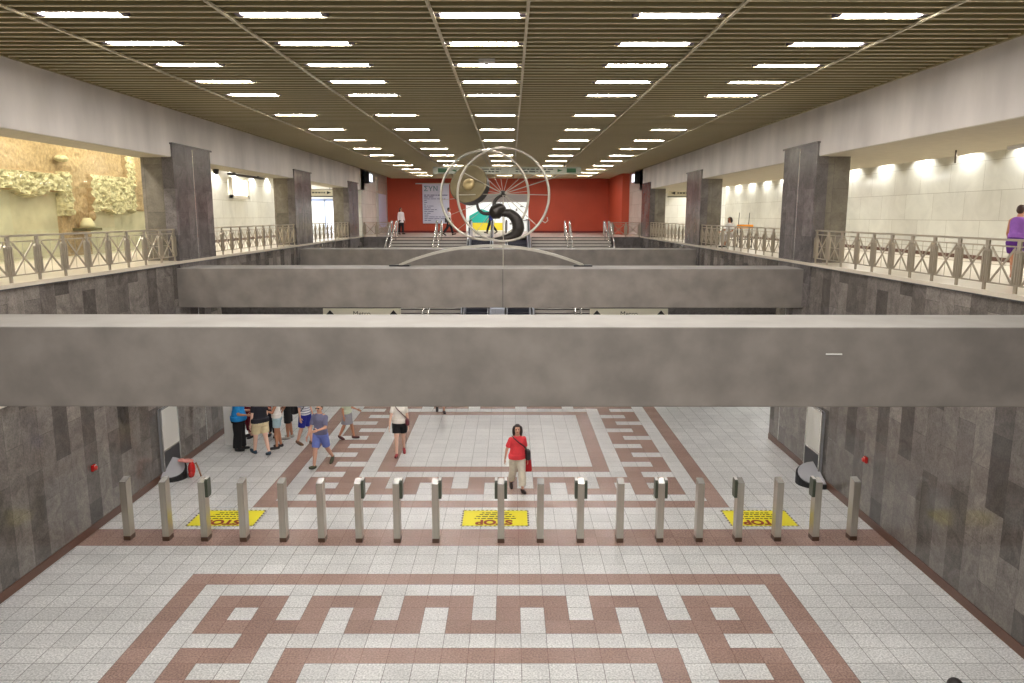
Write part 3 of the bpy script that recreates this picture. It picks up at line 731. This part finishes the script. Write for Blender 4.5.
MB().box(-.08, .08, 0, 3.4, -.1, -.03).build('rail', darkgrey, tk); MB().box(-.03, .03, .4, .46, -.04, .01).box(-.03, .03, 2.9, 2.96, -.04, .01).build('clip', darkgrey, tk)
# right gallery fittings
for y, l in ((16.0, 'nearer'), ):
    c = empty('security_camera', (10.1, 14.1, 7.985)); tag(c, 'white tube camera with dark bracket under the right gallery soffit', 'camera')
    MB().tube([(0, 0, 0), (0, 0, -.1), (-.06, .05, -.14)], .028, 8).build('bracket', black_m, c, True); MB().tube([(-.06, .05, -.15), (-.38, .3, -.22)], .042, 12).build('body', white_paint, c, True)
    r = MB().tube([(10.5, 17.4, 7.7), (10.5, 17.4, 7.99)], .02, 8).build('hanging_rod', mat('dark_steel_rod', (80,72,60), .4, metal=.6), None, True); tag(r, 'short dark rod hanging from the right gallery soffit', 'rod')
np = empty('wall_plaque', (8.6, 19.44, 6.7)); tag(np, 'small white notice on the front of the first right pier', 'notice')
MB().box(-.13, .13, -.012, .0, -.14, .14).build('sheet', white_paint, np); MB().box(-.1, .1, -.016, -.012, .02, .025).box(-.1, .06, -.016, -.012, -.04, -.035).box(-.1, .08, -.016, -.012, .07, .085).build('printed_lines', blue_ink, np)

# ------------------------------------------------------------------ people
SK = {}
def skin_mats(kind):
    if kind not in SK:
        rgb = {'light': (222,172,146), 'tan': (190,134,104), 'pale': (232,190,168)}[kind]
        SK[kind] = [mat('skin_' + kind, rgb, .5), mat('eye_' + kind, (40,30,28), .3), mat('lip_' + kind, tuple(int(a*b) for a, b in zip(rgb, (.85, .6, .6))), .45)]
    return SK[kind]
CL = {}
def cloth(rgb, rough=.85):
    if rgb not in CL: CL[rgb] = mat('cloth_%d_%d_%d' % rgb, rgb, rough, noise_amt=.07, noise_scale=14, bump=.2)
    return CL[rgb]
def fuse(mb, name, mats, parent, voxel, it=4):
    o = mb.build(name, mats, None, True)
    r = o.modifiers.new('r', 'REMESH'); r.mode = 'VOXEL'; r.voxel_size = voxel; r.use_smooth_shade = True
    s = o.modifiers.new('s', 'SMOOTH'); s.factor = .5; s.iterations = it
    bpy.context.view_layer.update()
    me = bpy.data.meshes.new_from_object(o.evaluated_get(bpy.context.evaluated_depsgraph_get()))
    old = o.data; o.modifiers.clear(); o.data = me; bpy.data.meshes.remove(old); me.name = name
    me.materials.clear()
    for m in mats: me.materials.append(m)
    me.polygons.foreach_set('material_index', [0]*len(me.polygons)); me.polygons.foreach_set('use_smooth', [True]*len(me.polygons))
    if parent: o.parent = parent
    return o

def person(label, loc, yaw, H=1.68, skin='light', legs=((8, 5), (-8, 8)), arms=((5, 8, 12), (-5, 8, 12)), fat=1.0, turn=0, nod=0, lean=0, twist=0,
           top=None, sleeve=.5, top_len=.5, bottom=None, bot_len=.5, flare=0, skirt=None, shoes=(40,36,34), hair=(40,28,22), style='short', voxel=.009, hs=1.0, seated=False, glasses=False, stripes=None, cap=None):
    """legs: (hip flex, knee bend) left,right   arms: (swing, outward, elbow bend) left,right ; faces +y before yaw"""
    root = empty('person', loc, yaw); tag(root, label, 'person')
    h = H; hz = .52*h
    V = Vector
    # legs
    J = {}
    low = 9
    for i, s in ((0, -1), (1, 1)):
        a, k = R(legs[i][0]), R(legs[i][1]); hip = V((s*.052*h, 0, hz))
        kn = hip + .245*h*V((s*.01, math.sin(a), -math.cos(a))); an = kn + .235*h*V((0, math.sin(a-k), -math.cos(a-k)))
        pitch = max(-.9, min(.35, (a - k)*.9)) if (a - k) < -.15 or (a-k) > .2 else 0
        fd = V((s*.12, math.cos(pitch), math.sin(pitch))).normalized()
        toe = an + V((0, 0, -.03*h)) + fd*.105*h
        heel = an - fd*.022*h + V((0, 0, -.03*h))
        J[i] = (hip, kn, an, toe, heel); low = min(low, heel.z - .02*h, toe.z - .014*h)
    dz = V((0, 0, -low))
    if seated: dz = V((0, 0, -low))
    for i in J: J[i] = tuple(p + dz for p in J[i])
    base = V((0, 0, hz)) + dz
    ML = Matrix.Translation(base) @ Matrix.Rotation(R(-lean), 4, 'X') @ Matrix.Rotation(R(twist), 4, 'Z') @ Matrix.Translation(-V((0, 0, hz)))
    T = lambda x, y, z: ML @ V((x*h, y*h, z*h))
    def torso(mb, d, z0=.0, z1=9):
        secs = [(.475, .088*fat, .068*fat, -.004), (.53, .098*fat, .074*fat, -.006), (.58, .088*fat, .068*fat, .002), (.63, .08*fat, .062*fat, .004), (.69, .085*fat**.6, .062*fat**.5, .002),
                (.745, .094*fat**.4, .066*fat**.3, .002), (.79, .096, .058, -.002), (.82, .072, .046, -.004), (.838, .04, .038, 0), (.875, .033, .034, .006)]
        use = [q for q in secs if z0 - 1e-6 <= q[0] <= z1 + 1e-6]
        mb.loft([[T((rx + d)*math.cos(t), yo + (ry + d)*math.sin(t), z) for t in [2*PI*i/20 for i in range(20)]] for z, rx, ry, yo in use])
    SH = {}
    for i, s in ((0, -1), (1, 1)):
        a, o_, e = [R(v) for v in arms[i][:3]]; inw = R(arms[i][3]) if len(arms[i]) > 3 else 0
        sh = V((s*.101, -.002, .788)); d1 = V((s*math.sin(o_), math.sin(a)*math.cos(o_), -math.cos(a)*math.cos(o_)))
        d2 = V((s*(math.sin(o_)*.5 - math.sin(inw)), math.sin(a+e), -math.cos(a+e))).normalized()
        el = sh + .168*d1; wr = el + .142*d2
        SH[i] = [T(*sh), T(*el), T(*wr), (ML.to_3x3() @ d2).normalized(), s, (ML.to_3x3() @ V((0, 1, 0)))]
    # head frame
    HM = ML @ Matrix.Translation(V((0, .006*h, .868*h))) @ Matrix.Rotation(R(turn), 4, 'Z') @ Matrix.Rotation(R(-nod), 4, 'X') @ Matrix.Scale(hs, 4)
    Hd = lambda x, y, z: HM @ V((x*h, y*h, z*h))
    HR = HM.to_3x3()
    b = MB(); torso(b, 0)
    for i in J:
        hip, kn, an, toe, heel = J[i]; f = fat**.5
        b.cone(hip + V((0, 0, -.01*h)), kn, .056*h*f, .034*h, 14); b.cone(kn, kn.lerp(an, .35), .033*h, .034*h, 14); b.cone(kn.lerp(an, .3), an, .034*h, .021*h, 14)
        b.cone(an, heel, .022*h, .02*h); b.cone(heel, toe, .02*h, .014*h); b.cone(heel.lerp(toe, .5), toe, .02*h, .017*h)
    for i in SH:
        sh, el, wr, d, s, fw = SH[i]
        b.cone(T(s*.06, -.004, .808), sh, .032*h, .031*h); b.cone(sh, el, .029*h*fat**.4, .022*h); b.cone(el, wr, .022*h, .0145*h)
        palm = wr + d*.03*h; lat = d.cross(V((s, 0, 0)))
        if lat.length < .1: lat = fw
        lat = lat.normalized(); nrm_ = d.cross(lat).normalized(); nrm_ = nrm_ if nrm_.x*s < 0 else -nrm_    # towards the thigh
        rot = Matrix((lat, nrm_, d)).transposed(); b.ball(palm, (.0235*h, .010*h, .034*h), rot)
        for q, (lo, ln) in enumerate(((-.0175, .036), (-.006, .043), (.006, .041), (.017, .033))):
            k0 = palm + d*.026*h + lat*lo*h; k1 = k0 + (d + nrm_*.25 + lat*lo*4).normalized()*ln*.55*h; k2 = k1 + (d + nrm_*.7).normalized()*ln*.5*h
            b.cone(k0, k1, .0056*h, .0052*h, 8); b.cone(k1, k2, .0052*h, .0045*h, 8)
        tf = lat if lat.dot(fw) > 0 else -lat
        t0 = palm - d*.012*h + tf*.018*h; t1 = t0 + (tf + d*.7 + nrm_*.3).normalized()*.024*h; b.cone(t0, t1, .0066*h, .006*h, 8); b.cone(t1, t1 + (d + tf*.3).normalized()*.02*h, .006*h, .005*h, 8)
    b.cone(T(0, -.002, .83), Hd(0, .004, .03), .034*h, .031*h)
    b.ball(Hd(0, .0, .066), (.043*h, .054*h, .055*h), HR); b.ball(Hd(0, .012, .036), (.034*h, .04*h, .04*h), HR); b.ball(Hd(0, .034, .012), (.018*h, .018*h, .016*h), HR)
    b.cone(Hd(0, .05, .062), Hd(0, .064, .045), .006*h, .0105*h, 8); b.ball(Hd(0, .05, .026), (.015*h, .008*h, .007*h), HR)
    for s in (-1, 1): b.ball(Hd(s*.043, -.004, .052), (.006*h, .013*h, .019*h), HR); b.ball(Hd(s*.018, .048, .07), (.012*h, .008*h, .005*h), HR)
    body = fuse(b, 'body', skin_mats(skin), root, voxel, 3)
    eyes = [Hd(s*.0175, .052, .06) for s in (-1, 1)]; lip = Hd(0, .056, .026)
    for p in body.data.polygons:
        c = p.center
        if min((c - e).length for e in eyes) < .0095*h: p.material_index = 1
        elif abs((c - lip).z) < .006*h and (c - lip).length < .016*h: p.material_index = 2
    # clothing
    if bottom:
        m = MB(); torso(m, .009, .0, .6)
        for i in J:
            hip, kn, an, toe, heel = J[i]; f = fat**.5; t = bot_len
            def at_(q): return hip.lerp(kn, q/.5) if q <= .5 else kn.lerp(an, (q - .5)/.5)
            st = V((0, 0, .01*h)); qs = [0, .25, .5, .7, .86, 1.0]; rad = {0: .064*f, .25: .054*f, .5: .043, .7: .042, .86: .036, 1.0: .031}
            pts, rs = [], []
            for q in [x for x in qs if x < t] + [t]:
                lo = max(x for x in qs if x <= q + 1e-6); hi = min([x for x in qs if x >= q - 1e-6] or [1.0]); r_ = rad[lo] if hi == lo else rad[lo] + (rad[hi] - rad[lo])*(q - lo)/(hi - lo)
                pts.append(at_(q)); rs.append((r_ + .006 + flare*q)*h)
            m.tube(pts, rs, 16)
        fuse(m, 'shorts' if bot_len < .62 else 'trousers', [cloth(bottom)], root, .011, 3)
    if skirt:
        rgb, ln = skirt; zl = max(.05, .53 - ln); zm = (.53 + zl)/2
        cy = sum((J[i][2].y for i in J))/2/h*.5
        m = MB(); rings = []
        for z, rx, ry, yo in ((.60, .094*fat, .075*fat, 0), (.53, .108*fat, .088*fat, 0), (zm, .118*fat, .1*fat, cy*.5), (zl, .128*fat, .118*fat, cy)):
            rings.append([T(rx*math.cos(t)*(1 + (.03*math.cos(7*t) if z < .5 else 0)), yo + ry*math.sin(t), z) for t in [2*PI*i/28 for i in range(28)]])
        m.loft(rings); fuse(m, 'skirt', [cloth(rgb)], root, .012, 2)
    if top:
        m = MB(); torso(m, .011, top_len, .838)
        zb = top_len
        rx = (.1*fat if zb < .56 else .088*fat) + .012
        m.loft([[T(rx*math.cos(t), .0 + rx*.77*math.sin(t), z) for t in [2*PI*i/20 for i in range(20)]] for z in (zb - .01, zb + .06)])
        for i in SH:
            sh, el, wr, d, s, fw = SH[i]
            if sleeve > 0:
                m.cone(T(s*.05, -.003, .80), sh, .036*h, .036*h)
                if sleeve <= .5: m.tube([sh, sh.lerp(el, sleeve*2*.9)], [.036*h, .036*h*fat**.3], 14)
                else: m.tube([sh, el], [.039*h, .03*h], 14); m.tube([el, el.lerp(wr, (sleeve-.5)*2*.95)], [.031*h, .024*h], 14)
            else: m.cone(T(s*.06, -.003, .78), T(s*.068, -.003, .815), .03*h, .024*h)
        o = fuse(m, 'shirt' if sleeve else 'vest', [cloth(top)] + ([cloth(stripes)] if stripes else []), root, .011, 3)
        if stripes:
            for p in o.data.polygons:
                if int(p.center.z/.035) % 2: p.material_index = 1
    if shoes:
        for i in J:
            hip, kn, an, toe, heel = J[i]; m = MB(); fd = (toe - heel).normalized()
            m.cone(heel, toe, .025*h, .018*h); m.cone(heel.lerp(toe, .45), toe, .026*h, .02*h); m.ball(an + (heel - an)*.5, (.024*h, .026*h, .024*h))
            so = fuse(m, 'shoe', [cloth(shoes, .6)], root, .01, 2)
            m = MB(); sd = V((fd.y, -fd.x, 0)).normalized(); up = V((0, 0, 1))
            ring = []
            for t in [2*PI*k/16 for k in range(16)]:
                p = heel.lerp(toe, .5) + fd*math.cos(t)*.075*h + sd*math.sin(t)*.027*h; ring.append(p)
            n_ = fd.cross(sd); n_ = n_ if n_.z < 0 else -n_
            m.loft([[p + n_*.014*h for p in ring], [p + n_*.023*h for p in ring]]); m.build('sole', cloth((50,46,44), .8), so)
    if hair:
        m = MB()
        m.ball(Hd(0, -.012, .078), (.048*h, .054*h, .052*h), HR); m.ball(Hd(0, -.022, .058), (.046*h, .046*h, .05*h), HR)
        if style == 'bob':
            for s in (-1, 1): m.ball(Hd(s*.047, -.004, .035), (.022*h, .038*h, .066*h), HR); m.ball(Hd(s*.042, .016, .08), (.018*h, .024*h, .028*h), HR)
            m.ball(Hd(0, -.036, .03), (.058*h, .034*h, .062*h), HR); m.ball(Hd(0, .03, .106), (.03*h, .022*h, .014*h), HR)
        if style == 'long': m.tube([Hd(0, -.03, .06), Hd(0, -.05, 0), Hd(0, -.06, -.09)], [.045*h, .045*h, .022*h], 14)
        if style == 'tail': m.tube([Hd(0, -.055, .08), Hd(0, -.085, .05), Hd(0, -.08, -.04)], [.016*h, .02*h, .008*h], 10)
        fuse(m, 'hair', [cloth(hair, .55)], root, .009, 2)
    if cap:
        m = MB(); m.ball(Hd(0, -.006, .09), (.051*h, .06*h, .042*h), HR); m.loft([[Hd(.04*math.cos(t), .05 + .045*math.sin(t), z) for t in [2*PI*k/14 for k in range(14)]] for z in (.086, .092)]); fuse(m, 'cap', [cloth(cap)], root, .009, 2)
    if glasses:
        m = MB()
        for s in (-1, 1): m.ball(Hd(s*.0185, .058, .06), (.015*h, .005*h, .0125*h), HR); m.tube([Hd(s*.032, .055, .063), Hd(s*.045, 0, .06)], .002*h, 6)
        m.tube([Hd(-.02, .06, .063), Hd(.02, .06, .063)], .002*h, 6); m.build('sunglasses', black_m, root, True)
    root['_j'] = 0; del root['_j']
    W = Matrix.Translation(V(loc)) @ Matrix.Rotation(yaw, 4, 'Z')
    return {'root': root, 'hand': {i: W @ (SH[i][2] + SH[i][3]*.05*h) for i in SH}, 'W': W, 'T': lambda x, y, z: W @ T(x, y, z)}

def bag(name, label, c, size, rgb, rz=0, strap=None, cat='bag'):
    o = empty(name, c, rz); tag(o, label, cat)
    a, b_, d = size; m = MB()
    m.loft([[(sx*a/2*k, sy*b_/2*k, z) for sx, sy in ((-1, -.6), (-.7, -1), (.7, -1), (1, -.6), (1, .6), (.7, 1), (-.7, 1), (-1, .6))] for z, k in ((-d/2, .86), (-d/2 + .03, 1), (d/4, .98), (d/2 - .02, .86), (d/2, .7))])
    m.build('body', cloth(rgb, .5), o, bevel=.01)
    inv = (Matrix.Translation(Vector(c)) @ Matrix.Rotation(rz, 4, 'Z')).inverted()
    if strap: MB().tube([inv @ Vector(p) for p in strap], .013, 6).build('strap', cloth(tuple(max(0, v - 10) for v in rgb), .5), o, True)
    return o

# woman in red walking towards the posts
wr_ = person('woman in red T-shirt and loose beige trousers walking alone behind the gate posts', (.6, 17.2, 0), PI + R(14), 1.6, 'light', legs=((15, 4), (-12, 18)), arms=((-4, 10, 22), (-8, 19, 6)), fat=1.24, turn=-14, nod=-8, hs=1.14,
       top=(232,66,74), sleeve=.42, top_len=.5, bottom=(222,213,196), bot_len=.92, flare=.012, shoes=(52,38,34), hair=(34,24,22), style='bob', voxel=.008)
T_ = wr_['T']; sc_ = 1
bag('shoulder_bag', 'black shoulder bag on the hip of the woman in red', tuple(T_(-.145, .06, .555)), (.2, .12, .24), (38,34,36), PI/2 + .2,
    [T_(-.135, .04, .63), T_(-.075, .095, .7), T_(.0, .095, .76), T_(.07, .055, .825), T_(.075, -.02, .835), T_(.0, -.09, .76), T_(-.12, -.02, .62)])
rc = empty('red_scarf', tuple(T_(-.16, .05, .45))); tag(rc, 'red cloth hanging below the black bag of the woman in red', 'scarf')
MB().loft([[(sx*w_/2, sy*.03, z) for sx, sy in ((-1, -1), (1, -.6), (1, 1), (-1, .6))] for z, w_ in ((.1, .1), (-.05, .14), (-.22, .17), (-.26, .12))]).build('cloth', cloth((176,18,26)), rc, bevel=.008)

Y0 = PI   # facing the camera
person('person in blue shirt and wide black trousers, leftmost of the group by the wall', (-7.17, 20.35, 0), -PI/2 + .1, 1.7, 'tan', legs=((3, 2), (-3, 2)), arms=((18, 10, 70), (12, 10, 75)), fat=1.55, top=(26,136,206), sleeve=.45, top_len=.52, bottom=(22,20,22), bot_len=.99, flare=.034, shoes=(26,24,24), hair=(70,48,36), style='bob')
person('person in white top and maroon trousers standing behind the blue shirt in the group', (-7.33, 21.6, 0), PI - .5, 1.66, 'light', legs=((2, 3), (-4, 4)), arms=((15, 8, 80), (10, 8, 60)), top=(232,226,228), sleeve=.45, top_len=.56, bottom=(108,18,42), bot_len=.86, shoes=(58,52,60), hair=(60,40,30), style='tail')
person('person in black sleeveless top and cream shorts seen from behind in the group', (-6.42, 19.9, 0), PI/2 - .75, 1.74, 'pale', legs=((15, 3), (-13, 6)), arms=((4, 8, 14), (6, 8, 24)), fat=1.36, top=(28,28,38), sleeve=.3, top_len=.535, bottom=(222,206,166), bot_len=.36, flare=.022, shoes=(40,64,84), hair=(150,104,64), style='short')
person('person in white vest and pale blue shorts looking down at hands in the group', (-6.17, 20.55, 0), PI/2 + .35, 1.68, 'tan', legs=((4, 4), (-4, 4)), arms=((25, 8, 85), (20, 8, 90)), top=(236,232,226), sleeve=0, top_len=.535, bottom=(168,196,206), bot_len=.32, flare=.02, shoes=(44,40,46), hair=(70,44,30), style='tail', nod=15)
person('person in red top and dark trousers hidden at the back of the group', (-6.68, 21.65, 0), PI, 1.7, 'tan', legs=((2, 3), (-4, 4)), arms=((10, 6, 50), (10, 6, 40)), top=(150,26,24), sleeve=.5, top_len=.5, bottom=(36,36,48), bot_len=.95, shoes=(30,30,32), hair=(30,24,22))
person('person in black top and dark shorts at the right back of the group', (-6.13, 21.5, 0), PI/2 + .2, 1.7, 'tan', legs=((3, 3), (-3, 4)), arms=((8, 10, 20), (8, 10, 30)), top=(34,36,36), sleeve=.45, top_len=.5, bottom=(32,34,36), bot_len=.5, flare=.015, shoes=(190,186,180), hair=(40,30,26))
bp = person('person in striped white shirt and navy blue shorts wearing a black backpack', (-5.45, 20.85, 0), -PI/2 - .35, 1.72, 'light', legs=((10, 3), (-10, 10)), arms=((6, 8, 12), (-6, 8, 14)), top=(232,232,236), stripes=(150,154,172), sleeve=.45, top_len=.52, bottom=(34,42,140), bot_len=.46, flare=.02, shoes=(120,88,66), hair=(60,44,34))
tb = bp['T']; bag('backpack', 'black backpack on the back of the person in navy shorts', tuple(tb(.09, -.12, .66)), (.3, .16, .44), (26,26,30), -PI/2 - .35, [tb(.13, -.05, .80), tb(.09, .06, .81), tb(.1, .085, .7), tb(.12, .02, .6), tb(.12, -.1, .55)])
person('man in grey T-shirt, blue shorts and sunglasses walking towards the camera', (-4.53, 18.95, 0), PI - .3, 1.72, 'light', legs=((-18, 22), (17, 4)), arms=((28, 10, 60, 25), (14, 12, 18)), fat=1.04, top=(114,114,142), sleeve=.45, top_len=.53, bottom=(112,128,200), bot_len=.44, flare=.018, shoes=(70,74,50), hair=(60,44,34), glasses=True, voxel=.008)
wk = person('woman in white top and black shorts walking beside the paving pattern', (-2.6, 19.9, 0), PI + .1, 1.68, 'pale', legs=((-12, 14), (13, 3)), arms=((-5, 9, 25), (14, 14, 10)), top=(236,230,220), sleeve=.3, top_len=.545, bottom=(20,20,24), bot_len=.32, flare=.016, shoes=(168,52,58), hair=(110,78,50), style='tail', fat=1.15)
tw = wk['T']; bag('crossbody_bag', 'dark red crossbody bag at the hip of the woman in black shorts', tuple(tw(-.125, .06, .56)), (.2, .1, .17), (92,18,34), PI/2 + .3, [tw(-.115, .05, .62), tw(-.05, .09, .7), tw(.03, .08, .78), tw(.075, .03, .835), tw(.06, -.06, .8), tw(-.1, -.03, .62)])
person('person in pale green top and patterned skirt walking behind the grey shirted man', (-4.36, 21.4, 0), -PI/2 - .2, 1.46, 'tan', legs=((14, 4), (-12, 14)), arms=((10, 8, 60), (-12, 10, 20)), top=(206,216,190), sleeve=.45, top_len=.53, skirt=((150,148,156), .22), shoes=(90,40,40), hair=(60,44,36), style='bob')
person('person in white shirt and dark trousers mostly hidden by the nearest beam', (-1.9, 24.45, 0), PI + .2, 1.72, 'light', legs=((10, 3), (-12, 16)), arms=((6, 8, 14), (-6, 8, 14)), top=(226,226,222), sleeve=.45, top_len=.5, bottom=(40,40,52), bot_len=.6, shoes=(40,34,36), hair=(40,30,24))
person('dark haired person at the bottom right edge with only the hair showing', (5.12, 7.17, 0), PI, 1.695, 'tan', top=(60,70,90), sleeve=.45, bottom=(40,40,50), bot_len=.95, hair=(26,20,18), style='bob', voxel=.012)
person('person in purple top and purple shorts leaning by the right gallery railing', (9.37, 13.35, ZG + .06), -PI/2 + .45, 1.36, 'tan', legs=((16, 8), (-10, 8)), arms=((10, 12, 30), (14, 12, 20)), fat=1.1, lean=5, top=(150,96,184), sleeve=0, top_len=.56, bottom=(92,40,130), bot_len=.3, flare=.014, shoes=(230,222,220), hair=(60,36,26), voxel=.009)
person('person in white dress with dark hair sitting behind the right gallery railing', (8.8, 28.9, ZG + .06), PI/2 + .6, 1.42, 'tan', legs=((84, 84), (80, 86)), arms=((20, 10, 60), (25, 10, 50)), top=(226,224,218), sleeve=.45, top_len=.5, bottom=(206,204,208), bot_len=.8, flare=.01, shoes=(50,44,44), hair=(34,24,20), style='bob', voxel=.012)
st_ = empty('folding_stool', (8.8, 28.85, ZG + .06)); tag(st_, 'dark folding stool under the seated person in the right gallery', 'stool')
MB().box(-.19, .19, -.2, .14, .265, .3).build('seat', black_m, st_, bevel=.01)
for sx in (-1, 1):
    for sy in (-1, 1): MB().tube([(sx*.16, sy*.15 - .03, 0), (sx*.15, -sy*.12 - .03, .275)], .014, 8).build('leg', darkgrey, st_)
ob = empty('vendor_stand', (9.22, 28.4, ZG + .06)); tag(ob, 'orange tray stand with two thin poles behind the right gallery railing', 'stand')
MB().box(-.25, .25, -.2, .2, .72, .86).build('tray', orange_m, ob, bevel=.01)
for sx in (-1, 1):
    for sy in (-1, 1): MB().tube([(sx*.22, sy*.16, 0), (sx*.22, sy*.16, .73)], .016, 8).build('leg', black_m, ob)
MB().box(-.24, .24, -.18, .18, .3, .33).build('shelf', darkgrey, ob)
for x in (-.22, .16): MB().tube([(x, .1, .85), (x + .02, .1, 1.3)], .012, 8).build('pole', darkgrey, ob)
person('person with long black hair in white jacket and black trousers before the red wall', (-6.85, 50.6, ZG), PI + .8, 1.74, 'tan', legs=((5, 3), (-6, 5)), top=(232,222,222), sleeve=.95, top_len=.44, bottom=(30,26,30), bot_len=.98, shoes=(24,22,24), hair=(26,20,20), style='long', voxel=.012)
wm = person('man in white shirt and dark trousers walking past the banner', (-3.42, 47.6, ZG), -PI/2 + .2, 1.74, 'tan', legs=((20, 4), (-16, 20)), arms=((14, 8, 20), (-14, 8, 20)), top=(236,234,236), sleeve=.45, top_len=.5, bottom=(32,28,34), bot_len=.98, shoes=(24,22,24), hair=(26,22,20), voxel=.012)
bag('satchel', 'dark satchel at the side of the man walking past the banner', tuple(wm['T'](.14, -.06, .55)), (.36, .12, .32), (30,28,32), .2)
person('person in blue shirt and black trousers walking in the bright opening', (-.92, 52.5, ZG), PI/2 - .2, 1.76, 'tan', legs=((20, 4), (-18, 20)), arms=((14, 8, 20), (-14, 8, 20)), top=(44,56,130), sleeve=.6, top_len=.5, bottom=(20,22,34), bot_len=.98, shoes=(24,22,24), hair=(26,22,20), voxel=.012)

# ------------------------------------------------------------------ camera
cam = bpy.data.cameras.new('camera'); co = bpy.data.objects.new('camera', cam); COL.objects.link(co); sc.camera = co
FPX, PITCH, YAW, ROLL = 750.0, R(9.517), R(.129), R(.063)
cam.sensor_fit = 'HORIZONTAL'; cam.sensor_width = 36; cam.lens = FPX/1024*36; cam.clip_end = 300
f = Vector((math.sin(YAW)*math.cos(PITCH), math.cos(YAW)*math.cos(PITCH), -math.sin(PITCH))); r = Vector((math.cos(YAW), -math.sin(YAW), 0)); u = r.cross(f)
r2_, u2_ = math.cos(ROLL)*r + math.sin(ROLL)*u, -math.sin(ROLL)*r + math.cos(ROLL)*u
co.matrix_world = Matrix.Translation((.432, 0, 6.515)) @ Matrix((r2_, u2_, -f)).transposed().to_4x4()

sc.view_settings.view_transform = 'Standard'; sc.view_settings.look = 'None'; sc.view_settings.gamma = 1; sc.view_settings.use_curve_mapping = False
sc.view_settings.exposure = 1.0
try:
    sc.cycles.use_denoising = True; sc.cycles.max_bounces = 8; sc.cycles.diffuse_bounces = 4; sc.cycles.glossy_bounces = 3; sc.cycles.sample_clamp_indirect = 8; sc.cycles.use_light_tree = True
except Exception: pass
